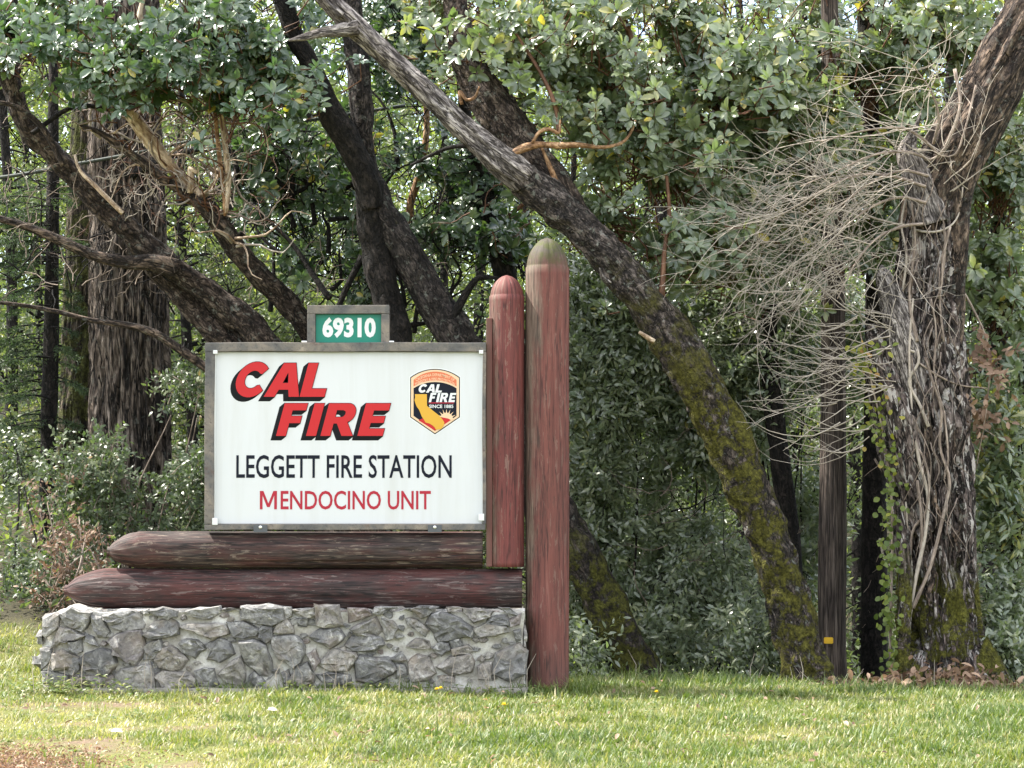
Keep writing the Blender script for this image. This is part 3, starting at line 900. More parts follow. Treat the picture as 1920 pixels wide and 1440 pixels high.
# --- vines climbing it
tV = thing('climbing_vine', 'bare pale vine stems winding up the shaggy trunk', 'vine', P(1720, 1290, 16.35))
VP = [[(1705, 1160), (1718, 1080), (1735, 1000), (1740, 930), (1725, 870), (1712, 800), (1708, 740), (1705, 650), (1712, 560)],
      [(1712, 1140), (1745, 1060), (1770, 960), (1780, 900), (1765, 850), (1762, 820), (1765, 770), (1750, 720), (1735, 670)],
      [(1700, 1100), (1710, 1000), (1735, 960), (1742, 900), (1728, 850), (1710, 830)],
      [(1741, 800), (1725, 760), (1704, 715), (1722, 680), (1718, 650), (1700, 620), (1660, 590), (1620, 580)],
      [(1722, 680), (1760, 705), (1800, 722), (1850, 728)],
      [(1690, 1000), (1692, 940), (1688, 880), (1690, 820), (1678, 760), (1665, 700), (1660, 640), (1640, 600)],
      [(1715, 660), (1690, 655), (1668, 680), (1660, 720)],
      [(1770, 770), (1778, 860), (1770, 900)], [(1745, 560), (1755, 620), (1752, 700), (1770, 770)],
      [(1600, 330), (1598, 360), (1620, 400), (1680, 420), (1740, 435), (1780, 425), (1800, 395), (1805, 350)],
      [(1780, 425), (1770, 470), (1766, 520), (1760, 560)], [(1790, 10 + 120), (1800, 200), (1770, 280), (1740, 300), (1720, 290)],
      [(1690, 560), (1700, 480), (1690, 420), (1700, 360), (1690, 310)], [(1720, 640), (1705, 560), (1715, 460), (1710, 380)],
      [(1770, 640), (1762, 560), (1772, 480), (1768, 420)], [(1650, 1010), (1660, 1050), (1690, 1075)], [(1640, 860), (1665, 900), (1690, 930), (1700, 1000)],
      [(1830, 160), (1810, 240), (1790, 290), (1750, 290)], [(1690, 900), (1700, 960), (1698, 1050), (1696, 1150), (1690, 1240)],
      [(1720, 900), (1728, 980), (1722, 1060), (1700, 1140), (1694, 1220)]]
for k, vp in enumerate(VP):
    a = np.array(vp, float)
    q = np.array([on_trunk(x, y, .035 + .012 * math.sin(i * 2 + k)) for i, (x, y) in enumerate(a)])
    g = Geo()
    w = [.016, .015, .012, .014, .009, .010, .010, .009, .009, .011][k % 10]
    tube(g, q, np.linspace(w, w * .55, len(q)), 8, .05, .15, 20, 5, k)
    g.build('stem', B_VINE if k % 3 else B_TWIG, tV)
for k in range(44):
    py = U(330, 1000)
    c, w = np.interp(py, AX[:, 0], AX[:, 1]), np.interp(py, AX[:, 0], AX[:, 2]) / 2
    px = c + U(-1, .9) * w
    dx, ln, ph = U(-40, 40), U(40, 150), U(0, 6)
    q = np.array([on_trunk(px + dx * s + 9 * math.sin(ph + 5 * s), py + ln * s, .04 + .03 * math.sin(s * 3.1)) for s in np.linspace(0, 1, 7)])
    g = Geo()
    tube(g, q, np.linspace(.005, .0025, 7), 4, .06)
    g.build('stem', B_VINE, tV)

# --- fan of bare twigs
tT = thing('dead_bramble', 'spray of bare pale twigs fanning left from the shaggy trunk', 'dead brush', P(1690, 330, 16.4))
rest = Geo()
nt_ = 0


def twig(p0, ang, ln, bend, d, r0, own):
    global nt_
    m = 9
    s = np.linspace(0, 1, m)
    a = ang + bend * s + .16 * np.sin(s * U(3, 9) + U(0, 6)) + rng.normal(0, .09, m)
    st = ln / (m - 1)
    x = p0[0] + np.concatenate([[0], np.cumsum(np.cos(a[:-1]))]) * st
    y = p0[1] - np.concatenate([[0], np.cumsum(np.sin(a[:-1]))]) * st
    dd = d + U(-.4, .25) * s
    q = P(x, y, dd)
    gg = Geo() if own else rest
    tube(gg, q, np.linspace(r0, .0011, m), 4, .25, cap=False)
    if own:
        gg.build('twig', B_TWIG, tT)
    for j in range(int(rng.integers(1, 5))):
        i = int(rng.integers(2, m - 1))
        l2 = ln * U(.12, .38)
        b2 = a[i] + U(.35, .9) * (1 if R() < .5 else -1)
        s2 = np.linspace(0, 1, 5)
        a2 = b2 + U(-.6, .6) * s2
        x2 = x[i] + np.concatenate([[0], np.cumsum(np.cos(a2[:-1]))]) * l2 / 4
        y2 = y[i] - np.concatenate([[0], np.cumsum(np.sin(a2[:-1]))]) * l2 / 4
        tube(rest, P(x2, y2, dd[i] + U(-.1, .1)), np.linspace(.0023, .001, 5), 3, .25, cap=False)


STEMS = [[(1745, 300), (1700, 285), (1640, 290), (1570, 320), (1500, 350)], [(1740, 330), (1690, 320), (1630, 345), (1570, 390), (1520, 430)], [(1735, 380), (1690, 370), (1640, 385), (1590, 420), (1540, 470)],
         [(1760, 290), (1730, 260), (1690, 240), (1620, 245), (1540, 265)], [(1730, 420), (1690, 425), (1640, 450), (1600, 500), (1570, 560)], [(1750, 270), (1760, 220), (1745, 170), (1710, 120)], [(1735, 350), (1670, 330), (1600, 330), (1520, 370), (1440, 420)]]
SPT = []
for k, st_ in enumerate(STEMS):
    a_ = np.array(st_, float) + 0
    c_ = catmull(np.hstack([a_, np.zeros((len(a_), 1))]), 12)[:, :2]
    q_ = P(c_[:, 0], c_[:, 1], 16.5 - .35 * np.linspace(0, 1, len(c_)))
    gg = Geo()
    tube(gg, q_, np.linspace(.013, .004, len(q_)), 7, .06, .12, 20, 5, k)
    gg.build('branch', B_VINE, tT)
    SPT += [tuple(v) for v in c_[2:]]
for k in range(70):      # long sprays down to the left
    x0, y0 = SPT[int(R() * len(SPT))]
    twig((x0, y0), math.pi + U(-.7, .9) + (U(.1, .5) if R() < .3 else 0), U(80, 330) * (.7 if R() < .4 else 1), U(-.25, .5), 16.4 + U(-.3, .2), U(.0026, .0048), True)
for k in range(230):       # tangle of every direction
    x0, y0 = U(1400, 1690), U(300, 560)
    twig((x0, y0), U(0, 6.28) if R() < .35 else math.pi + U(-.7, 1.3), U(50, 200), U(-1.0, 1.0), 16.45 + U(-.3, .3), U(.0025, .0045), k < 20)
for k in range(34):       # lower fans curving up at the tips
    x0, y0 = U(1600, 1680), U(590, 740)
    twig((x0, y0), math.pi + U(-.6, .6), U(90, 280), U(-1.2, .5), 16.35 + U(-.2, .2), U(.0032, .0058), True)
for k in range(12):       # low arcs hanging in front of the straight trunk
    x0, y0 = U(1540, 1660), U(690, 840)
    twig((x0, y0), math.pi + U(.1, .7), U(130, 270), U(-1.5, -.6), 16.3, U(.0038, .006), True)
for k in range(40):       # upright ones by the limb
    x0, y0 = U(1660, 1830), U(160, 360)
    twig((x0, y0), U(.5, 3.3), U(60, 220), U(-1.1, 1.1), 16.5, U(.003, .005), k < 20)
rest.build('side_twigs', B_TWIG, tT, kind='stuff')

# --- ivy up the left side of the shaggy trunk
tY = thing('ivy', 'yellow-green ivy climbing the left edge of the shaggy trunk', 'ivy', P(1675, 1290, 16.45))
n = 360
py = U(640, 1290, n)
px = np.interp(py, [600, 700, 800, 900, 1000, 1100, 1290], [1608, 1630, 1652, 1672, 1672, 1668, 1668]) + rng.normal(0, 1, n) * np.interp(py, [640, 760, 900, 1290], [24, 17, 13, 11])
pos = P(px, py, 16.42 + rng.normal(0, .06, n))
g = Geo()
leaves(g, T_OVAL, pos, nrm(rdir(n) + np.array([-.3, -.2, -.6])), nrm(rdir(n) * .6 + np.array([-.2, -1, .4])), U(.03, .062, n), U(.028, .05, n), np.clip(np.interp(py, [640, 820, 950, 1290], [.72, .62, .35, .3]) + rng.normal(0, .2, n), 0, 1))
g.build('foliage', L_IVY, tY, kind='stuff')
g = Geo()
tube(g, P([1668, 1670, 1672, 1655, 1632, 1612], [1310, 1150, 950, 810, 710, 620], 16.5), [.012, .012, .01, .009, .007, .005], 6, .1, .1)
g.build('stem', B_VINE, tY)

# --- straight trunks left of it
tM = tree_root('straight_tree', 'straight grey-brown trunk with a yellow tag, between the mossy leaning tree and the shaggy trunk', 'tree', 1560, 1300, 17.5)
limb(tM, 'trunk', [(1562, 1350, 58), (1560, 1200, 53), (1561, 1000, 52), (1562, 800, 49), (1562, 600, 45), (1560, 400, 40), (1558, 200, 36), (1555, 0, 32), (1553, -300, 26)], 17.5, 17.5, B_POLE, 36, .05, .07, 16, .9, 51, ridged=True)
g = Geo()
mk = P([1545, 1562, 1562, 1545], [1207, 1207, 1195, 1195], 17.36)
tg = bmesh.new()
vs = [tg.verts.new(v + np.array([0, dy, 0])) for dy in (0, .012) for v in mk]
for f in ((0, 1, 2, 3), (7, 6, 5, 4), (0, 4, 5, 1), (1, 5, 6, 2), (2, 6, 7, 3), (3, 7, 4, 0)):
    tg.faces.new([vs[i] for i in f])
bmesh.ops.bevel(tg, geom=tg.edges[:], offset=.005, segments=2, affect='EDGES')
for v in tg.verts:
    v.co.y += .012 * math.sin((v.co.x - mk[0][0]) * 60)
me = bpy.data.meshes.new('tag')
tg.to_mesh(me)
tgo = link('marker_tag', me, flat_mat('yellow_plastic', (.80, .50, .03), .45))
tag(tgo, 'small yellow marker tag fixed low on the straight trunk', 'tag')
tN = tree_root('straight_tree', 'darker slim trunk just left of the shaggy trunk, behind the ivy', 'tree', 1640, 1295, 18.4)
limb(tN, 'trunk', [(1640, 1340, 50), (1640, 1150, 48), (1640, 1000, 48), (1640, 860, 44), (1640, 600, 36), (1635, 300, 32), (1625, 100, 34), (1620, -60, 34), (1615, -300, 28)], 18.4, 18.4, B_DARK, 24, .06, .1, 12, 1, 52)
limb(tN, 'bare_or_lit_patch', [(1622, 140, 8), (1628, 175, 22), (1632, 205, 18), (1630, 225, 5)], 18.3, 18.3, B_ORANGE, 10, .04)  # lit tan stretch of the trunk, its light put on as orange bark

# --- madrone further back on the right
tR = tree_root('madrone_tree', 'leafy madrone behind the twig spray, filling the upper right', 'tree', 1480, 1290, 18.3)
limb(tR, 'trunk', [(1500, 1340, 44), (1480, 1000, 40), (1450, 760, 36), (1440, 560, 32), (1455, 400, 28), (1480, 250, 24), (1500, 100, 20), (1520, -150, 15)], 18.3, 18.2, B_DARK, 16, .08, .12, 8, 2, 53)
limb(tR, 'limb', [(1455, 400, 18), (1400, 300, 22), (1370, 215, 26), (1330, 190, 26), (1290, 195, 22), (1250, 180, 14)], 18.0, 17.6, B_MAD, 12, .06, .1, seed=54)
limb(tR, 'limb', [(1480, 330, 16), (1550, 260, 14), (1640, 190, 12), (1720, 120, 9)], 18.1, 17.9, B_TWIGRED, 10, .08, .1, seed=55)
madrone_crown(tR, [(1500, 250, 130, 120, 17.9, .6, 260), (1600, 110, 130, 120, 17.9, .7, 280), (1410, 380, 110, 90, 17.7, .5, 170), (1720, 50, 110, 70, 17.8, .5, 150), (1540, 420, 110, 90, 18.1, .5, 120), (1600, 300, 80, 80, 18, .4, 90), (1660, 420, 60, 130, 18.0, .4, 60), (1560, 150, 60, 170, 17.0, .2, 70), (1560, 420, 55, 120, 17.1, .2, 40)], L_MAD, B_TWIGRED, .104, 290)
tR2 = tree_root('madrone_tree', 'leafy madrone behind the shaggy trunk at the right edge', 'tree', 1880, 1300, 18.0)
limb(tR2, 'trunk', [(1900, 1340, 40), (1890, 1000, 36), (1875, 700, 32), (1870, 450, 26), (1880, 250, 20), (1890, 0, 14)], 18.2, 18.0, B_DARK, 14, .08, .12, 8, 2, 56)
madrone_crown(tR2, [(1880, 350, 70, 120, 17.7, .4, 150), (1890, 560, 60, 100, 17.7, .4, 120), (1840, 460, 50, 60, 17.9, .3, 50), (1800, 60, 60, 50, 17.6, .3, 50), (1880, 740, 60, 90, 17.7, .4, 70), (1890, 920, 50, 110, 17.6, .4, 70), (1900, 60, 60, 60, 17.8, .4, 30)], L_MAD, B_TWIGRED, .104, 160)

def fine_branches(root, name, boxpx, d0, d1, n, mat, up=0.0, lmax=170, w=3.4):
    g = Geo()
    for k in range(n):
        x0, y0 = U(boxpx[0], boxpx[2]), U(boxpx[1], boxpx[3])
        ang = U(0, 6.28) if R() < .5 else -1.2 + U(-.9, .9) + up
        ln = U(40, lmax)
        d = U(d0, d1)
        s_ = np.linspace(0, 1, 7)
        a = ang + U(-1.1, 1.1) * s_ + .35 * np.sin(s_ * U(4, 9) + U(0, 6))
        x = x0 + np.cumsum(np.cos(a)) * ln / 7
        y = y0 + np.cumsum(np.sin(a)) * ln / 7
        wd = w * U(.5, 1.2)
        tube(g, P(x, y, d + U(-.3, .3) * s_), np.linspace(wd, .9, 7) / 2 * d / FPX, 4, .12, cap=False)
        for j in range(int(rng.integers(2, 5))):
            i = int(rng.integers(1, 6))
            b = a[i] + U(.4, 1.1) * (1 if R() < .5 else -1) + U(-.6, .6) * np.linspace(0, 1, 5)
            l2 = ln * U(.15, .5)
            tube(g, P(x[i] + np.concatenate([[0], np.cumsum(np.cos(b[:-1]))]) * l2 / 5, y[i] + np.concatenate([[0], np.cumsum(np.sin(b[:-1]))]) * l2 / 5, d), np.linspace(wd * .55, .7, 5) / 2 * d / FPX, 3, .12, cap=False)
    g.build(name, mat, root, kind='stuff')


fine_branches(tB, 'fine_branches', (420, 150, 900, 640), 17.9, 19.2, 150, B_DARK)
fine_branches(tB, 'pale_twigs', (430, 200, 880, 620), 17.6, 19.0, 80, B_VINE, lmax=110, w=2.2)
fine_branches(tF, 'fine_branches', (0, 130, 420, 620), 17.6, 19.3, 120, B_DARK)
fine_branches(tF, 'pale_twigs', (0, 150, 420, 560), 17.3, 18.6, 80, B_VINE, lmax=110, w=2.2)
fine_branches(tG, 'pale_twigs', (170, 190, 470, 430), 17.2, 17.9, 90, B_TWIG, lmax=80, w=2.4)
fine_branches(tG, 'red_twigs', (180, 130, 520, 430), 17.2, 17.9, 70, B_TWIGRED, lmax=90, w=3)
fine_branches(tR, 'fine_branches', (1080, 420, 1560, 1230), 18.2, 19.4, 110, B_DARK)
fine_branches(tR, 'pale_twigs', (1080, 420, 1680, 1200), 18.0, 18.9, 70, B_VINE, lmax=110, w=2.0)
fine_branches(tA, 'fine_branches', (860, 30, 1420, 430), 16.9, 17.8, 90, B_TWIGRED, lmax=120, w=3)
fine_branches(tR2, 'fine_branches', (1740, 60, 1920, 1150), 17.6, 18.6, 50, B_DARK)

# --- shrubs
shrub('bay_shrub', 'dense dark green small-leaved bush right beside the tall red post', 'shrub', [(1130, 700, 95, 190, 18.5, .5, 900), (1110, 900, 80, 170, 18.6, .5, 600), (1180, 540, 100, 120, 18.7, .5, 520)], .078, .32, 12, L_BAY, B_DARK)
shrub('bay_shrub', 'dark green bush under the middle of the mossy leaning trunk', 'shrub', [(1260, 880, 110, 170, 19.0, .5, 900), (1300, 700, 110, 130, 19.2, .5, 600), (1240, 1080, 90, 110, 19.1, .4, 320)], .078, .32, 12, L_BAY, B_DARK)
shrub('bay_shrub', 'tall green bush between the leaning trunk and the straight trunk', 'shrub', [(1400, 640, 120, 140, 18.6, .5, 800), (1470, 780, 100, 150, 18.8, .5, 620), (1390, 480, 120, 100, 18.8, .5, 480), (1500, 980, 60, 160, 19.0, .4, 330), (1600, 620, 60, 180, 19.2, .4, 350)], .076, .32, 12, L_BAY, B_DARK)
shrub('low_shrub', 'low leafy bush at the wood edge under the leaning trunk', 'shrub', [(1330, 1120, 120, 110, 18.4, .5, 420), (1420, 1200, 90, 80, 17.6, .4, 260), (1250, 1200, 70, 70, 18.0, .3, 170)], .070, .32, 10, L_BAY, B_DARK, tmean=.55)
shrub('low_shrub', 'low dark bush beside the foot of the tall red post', 'shrub', [(1100, 1130, 60, 110, 18.6, .4, 220), (1085, 1240, 40, 50, 17.2, .3, 90), (1180, 1180, 60, 90, 18.5, .4, 160)], .066, .32, 10, L_BAY, B_DARK)
shrub('huckleberry_bush', 'grey-green small-leaved bush in front of the huge fir', 'shrub', [(270, 890, 150, 80, 18.6, .4, 330), (350, 790, 55, 110, 18.7, .35, 190), (220, 970, 130, 80, 18.7, .4, 230), (360, 960, 60, 90, 18.7, .3, 170), (140, 880, 60, 60, 18.6, .3, 70)], .055, .40, 11, L_HUCK, B_VINE, nst=14, cut=-.15)
shrub('withered_bush', 'half-withered bush with brown leaves beside the left end of the wall', 'shrub', [(110, 1000, 70, 100, 17.8, .3, 42), (120, 1090, 65, 100, 17.6, .3, 48), (150, 1030, 70, 70, 17.7, .3, 32)], .045, .42, 8, L_DEAD, B_VINE, nst=12, tmean=.25)
shrub('low_shrub', 'loose green bush at the far left behind the wall', 'shrub', [(30, 1120, 60, 100, 18.6, .4, 150), (110, 1120, 70, 110, 18.0, .3, 150), (20, 900, 60, 110, 19.4, .4, 80)], .060, .36, 10, L_HUCK, B_DARK)
shrub('laurel_bush', 'glossy fresh green bush with narrow leaves at the right edge', 'shrub', [(1890, 860, 50, 110, 17.3, .3, 170), (1880, 1000, 55, 120, 17.4, .3, 170), (1895, 640, 50, 100, 17.5, .3, 130)], .10, .27, 11, L_MAD, B_DARK, tmean=.62)
shrub('low_shrub', 'dark low bush right of the mossy stump foot', 'shrub', [(1890, 1150, 50, 90, 17.2, .3, 170), (1880, 1240, 50, 50, 16.9, .25, 110)], .070, .36, 10, L_BAY, B_DARK)
tw = thing('withered_branch', 'hanging branch of withered red-brown leaves right of the shaggy trunk', 'branch', P(1840, 640, 16.9))
g, gs = Geo(), Geo()
sprays(g, gs, [(1850, 670, 40, 30, 16.8, .12, 16), (1825, 780, 30, 40, 16.8, .1, 12), (1850, 890, 35, 30, 16.9, .1, 12)], .07, .5, 8, T_OVAL, tmean=.4, up=-.4)
tube(gs, P([1790, 1830, 1855, 1850, 1830], [520, 590, 660, 760, 880], 16.85), [.012, .010, .008, .006, .004], 6, .1)
g.build('dry_leaves', L_DEAD, tw, kind='stuff')
gs.build('stems', B_VINE, tw, kind='stuff')

# --- background trees of the wood
BT = [(10, 24, 24, 'thin dark background trunk at the far left edge'), (62, 18, 27, 'thin background trunk beside the young conifer'), (350, 22, 25, 'background tree right of the huge fir'),
      (455, 26, 28, 'background tree behind the left-leaning madrone'), (560, 20, 26, 'background tree above the left end of the sign'), (625, 30, 31, 'distant tree behind the address sign'),
      (790, 24, 27, 'background tree between the dark fork and the grey dead limb'), (1000, 22, 29, 'background tree hidden mostly by the red posts'), (1100, 20, 25, 'background trunk just right of the tall red post'),
      (1245, 42, 22, 'dark straight background trunk low under the leaning tree'), (1312, 22, 26, 'slim background trunk right of the dark straight one'), (1410, 28, 24, 'background tree behind the tall green bush'),
      (1480, 22, 29, 'distant tree left of the straight tagged trunk'), (1600, 26, 27, 'background tree seen between the two straight trunks'), (1785, 46, 24, 'dark background trunk above the fork of the shaggy trunk'),
      (1850, 26, 30, 'distant tree at the right behind the leaning limb'), (210, 24, 33, 'distant tree behind the fir trunks'), (900, 26, 34, 'distant tree behind the slim dark stem'), (1180, 24, 35, 'distant tree behind the upper madrone leaves'), (1700, 24, 34, 'distant tree behind the bare twig spray')]
for k, (px, w, d, lab) in enumerate(BT):
    t = tree_root('background_tree', lab, 'tree', px, 1290, d, 'background trees of the wood')
    h = U(7.5, 10.5)
    b = np.array(t.location)
    lean = U(-.5, .5)
    g = Geo()
    q = [b + np.array([lean * s ** 1.3 + .12 * math.sin(s * 5 + k), 0, -.3 + h * s]) for s in np.linspace(0, 1, 7)]
    r0 = w / 2 * d / FPX
    C, rr = tube(g, q, np.linspace(r0 * 1.1, r0 * .35, 7), 12, .15, .1, 8, 2, k)
    g.build('trunk', B_DARK, t)
    cg = Geo()
    gl = Geo()
    nb = 34
    for j in range(nb):
        s = U(.06, .98)
        i = int(s * (len(C) - 1))
        az = U(0, 2 * math.pi)
        ln = U(.7, 1.9) * (1.15 - .5 * s)
        dv = np.array([math.cos(az), math.sin(az) * .8, U(-.15, .6)])
        e = C[i] + dv * ln
        m_ = C[i] + dv * ln * .5 + np.array([0, 0, .12]) + rng.normal(0, .08, 3)
        tube(gl, [C[i], m_, e], [.022 * (1.1 - s) + .006, .010, .004], 4, .3, cap=False)
        nn = int(U(250, 400) * (.62 if s > .55 else 1))
        tt = R(nn) ** .6
        cc = C[i] + dv * ln * tt[:, None] * 1.08 + rng.normal(0, .20, (nn, 3)) * np.array([1, 1, .75])
        cc[:, 2] = np.maximum(cc[:, 2], ground_z(cc[:, 0], cc[:, 1]) + .05)
        L = U(.05, .095, nn) * (1.0 if d < 28 else 1.3)
        leaves(cg, T_DIAM, cc, rdir(nn), nrm(rdir(nn) + np.array([0, -.6, .6])), L, L * U(.38, .55, nn), np.clip(rng.normal(.5, .12) + rng.normal(0, .2, nn), 0, 1))
    for j in range(40):
        i = int(U(.03, .75) * (len(C) - 1))
        az = U(0, 2 * math.pi)
        dv = np.array([math.cos(az), math.sin(az) * .6, U(-.5, .5)])
        ln = U(.5, 1.8)
        e = [C[i] + dv * ln * q_ + np.array([0, 0, -.25 * ln]) * q_ ** 2 + rng.normal(0, .06, 3) * (q_ > 0) for q_ in (0, .35, .7, 1)]
        tube(gl, e, [.012, .008, .005, .002], 4, .2, cap=False)
        for e0 in e[1:3]:
            f = e0 + nrm(dv + rng.normal(0, .7, 3)) * U(.2, .6)
            tube(gl, [e0, (e0 + f) / 2 + rng.normal(0, .04, 3), f], [.005, .0035, .0015], 3, .2, cap=False)
    gl.build('limbs', B_DARK, t, kind='stuff')
    cg.build('crown', L_BACK, t, kind='stuff')


# --- far wood: one mass of sunlit leaves on the rising slope
def far_wood():
    g = Geo()
    nc = 2100
    y = U(34, 62, nc)
    x = U(-1, 1, nc) * (.30 * y + 3)
    top = 7.2 + 3.5 * fbm(np.stack([x * .15, y * .15, x * 0], -1), 2, 61)
    z = ground_z(x, y) + R(nc) ** .8 * top
    per = 70
    c = np.repeat(np.stack([x, y, z], -1), per, 0) + rng.normal(0, .62, (nc * per, 3))
    n = len(c)
    L = U(.11, .22, n)
    t = np.repeat(np.clip(rng.normal(.5, .25, nc), 0, 1), per) + rng.normal(0, .12, n)
    leaves(g, T_DIAM, c, rdir(n), nrm(rdir(n) + np.array([0, -.1, .8])), L, L * .5, np.clip(t, 0, 1))
    o = g.build('far_wood', L_FAR, kind='stuff')
    tag(o, 'mass of sunlit yellow-green woodland seen through gaps behind the trees', 'woodland')


far_wood()


# --- undergrowth on the wood floor behind the bushes
def undergrowth():
    g = Geo()
    n = 26000
    y = U(17.4, 30, n)
    x = U(-1, 1, n) * (.26 * y + .4)
    pos = np.stack([x, y, ground_z(x, y) + R(n) ** 1.5 * (.5 + .6 * np.clip(fbm(np.stack([x, y, x * 0], -1) * .8, 2, 71), -.6, 1))], -1)
    L = U(.05, .12, n)
    leaves(g, T_DIAM, pos, nrm(rdir(n) + np.array([0, 0, .3])), nrm(rdir(n) + np.array([0, -.3, .8])), L, L * .4, np.clip(rng.normal(.45, .22, n), 0, 1))
    o = g.build('undergrowth', L_BACK, kind='stuff')
    tag(o, 'low leafy undergrowth covering the shaded wood floor', 'undergrowth')


undergrowth()

# --- weeds along the foot of the wall and the wood's edge, bleached stalks, stray leaves
def weeds():
    g = Geo()
    spots = [(U(-3.35, -2.5), U(14.55, 14.82), U(.05, .14)) for _ in range(46)] + [(U(-2.5, .3), U(14.66, 14.8), U(.03, .08)) for _ in range(26)] + [(U(.6, 4.2), U(15.7, 16.6), U(.05, .13)) for _ in range(70)] + [(U(-3.6, 3.6), U(10.8, 15.2), U(.02, .04)) for _ in range(150)]
    for (sx, sy, h) in spots:
        n = int(U(7, 16))
        a = U(0, 6.28, n)
        rr = h * U(.1, .8, n)
        p = np.stack([sx + rr * np.cos(a), sy + rr * np.sin(a) * .8, ground_z(sx, sy) + h * U(.15, 1, n)], -1)
        leaves(g, T_LANCE, p, np.stack([np.cos(a), np.sin(a), U(-.1, .6, n)], -1), nrm(rdir(n) * .4 + np.array([0, -.4, 1.])), U(.025, .05, n), U(.010, .02, n), np.clip(rng.normal(.4, .2, n), 0, 1))
    o = g.build('weeds', L_GRASS, kind='stuff')
    tag(o, 'low broad-leaved weeds along the foot of the wall and the edge of the wood', 'weeds')
    g = Geo()
    for k in range(60):
        sx, sy = (U(-3.2, .2), U(14.62, 14.8)) if k < 34 else (U(.6, 4.1), U(15.6, 16.5))
        h = U(.10, .30)
        z = float(ground_z(sx, sy))
        tube(g, [[sx, sy, z], [sx + U(-.02, .02), sy, z + h * .6], [sx + U(-.07, .07), sy - .02, z + h]], [.0028, .0022, .0012], 4, .1, cap=False)
    o = g.build('dry_stalks', B_TWIG, kind='stuff')
    tag(o, 'bleached dry grass stalks standing along the wall and the wood edge', 'dry grass')
    n = 240
    x, y = U(-3.4, 4.2, n), 10.6 + 5.8 * R(n) ** .8
    k = ~((x > -3.3) & (x < .45) & (y > 14.75))
    x, y = x[k], y[k]
    n = len(x)
    Z = nrm(rdir(n) * .6 + np.array([0, -.2, 1.]))
    g = Geo()
    leaves(g, T_OVAL, np.stack([x, y, ground_z(x, y) + U(.015, .045, n)], -1), np.cross(Z, rdir(n)), Z, U(.02, .06, n), U(.012, .028, n), R(n))
    o = g.build('stray_leaves', L_DEAD, kind='stuff')
    tag(o, 'stray dry brown leaves scattered over the lawn', 'leaves')


weeds()

# --- cable through the trees
g = Geo()
tube(g, P([-60, 0, 70, 140, 230, 350, 470, 560, 640, 760], [340, 333, 322, 308, 292, 266, 243, 228, 216, 198], 19.0), [.016] * 10, 8, .2)
cb = g.build('overhead_cable', flat_mat('cable_sheath', (.045, .055, .045), .5))
tag(cb, 'taut dark cable slanting behind the trees at the upper left', 'cable')

# ------------------------------------------------------------------ stone wall
SD = 14.85                        # distance of the wall's front face


def stone_mat():
    m = M('wall_stone')
    oi = m.n('ObjectInfo')
    tc = m.n('TexCoord').outputs['Object']
    off = m.n('VectorMath', {'operation': 'ADD'})
    m.t.links.new(tc, off.inputs[0])
    m.t.links.new(m.n('CombineXYZ', X=m.math('MULTIPLY', oi.outputs['Random'], 37.0), Y=0.0, Z=m.math('MULTIPLY', oi.outputs['Random'], 11.0)).outputs[0], off.inputs[1])
    v = off.outputs[0]
    base = m.ramp(oi.outputs['Random'], (0, (.125, .123, .120)), (.22, (.27, .265, .25)), (.40, (.155, .153, .150)), (.56, (.34, .33, .31)), (.68, (.29, .26, .225)), (.80, (.19, .19, .19)), (.92, (.25, .20, .18)), (1, (.19, .20, .20)))
    n1 = m.noise(v, 13, 9, .75, .4)
    n2 = m.noise(v, 44, 6, .75)
    c = m.mix(m.ramp(n1, (.30, .8), (.55, 0.0)), base, (.09, .09, .095))
    c = m.mix(m.ramp(n1, (.50, 0.0), (.70, .8)), c, (.46, .455, .44))
    c = m.mix(m.ramp(n2, (.36, .7), (.48, 0.0)), c, (.06, .06, .065))
    c = m.mix(m.ramp(m.noise(v, 13, 4, .6, .8), (.60, 0.0), (.68, .75)), c, (.55, .535, .50))
    c = m.mix(m.ramp(m.noise(v, 5, 3), (.54, 0.0), (.72, .5)), c, (.25, .19, .13))
    h = m.math('ADD', n1, m.math('MULTIPLY', n2, .5))
    return m.done(m.bsdf(c, .88, m.bump(h, .9, .02), .3))


def mortar_mat():
    m = M('mortar')
    p = m.n('NewGeometry').outputs['Position']
    n1 = m.noise(p, 7, 7, .65)
    n2 = m.noise(p, 70, 5, .7)
    c = m.ramp(n1, (.30, (.22, .205, .175)), (.46, (.42, .40, .36)), (.60, (.58, .57, .54)))
    c = m.mix(m.ramp(n2, (.3, .5), (.5, 0.0)), c, (.14, .13, .11))
    return m.done(m.bsdf(c, .95, m.bump(m.math('ADD', n1, m.math('MULTIPLY', n2, .5)), .8, .02), .2))


STONE, MORTAR = stone_mat(), mortar_mat()
PX0, PX1 = 78, 982
xl, zt = P(PX0, 1141, SD)[0], P(500, 1146, SD)[2]
xr = P(PX1, 1141, SD)[0]
wall = thing('stone_wall', 'low mortared wall of rough grey fieldstones under the red logs', 'wall', ((xl + xr) / 2, 15.1, 0))


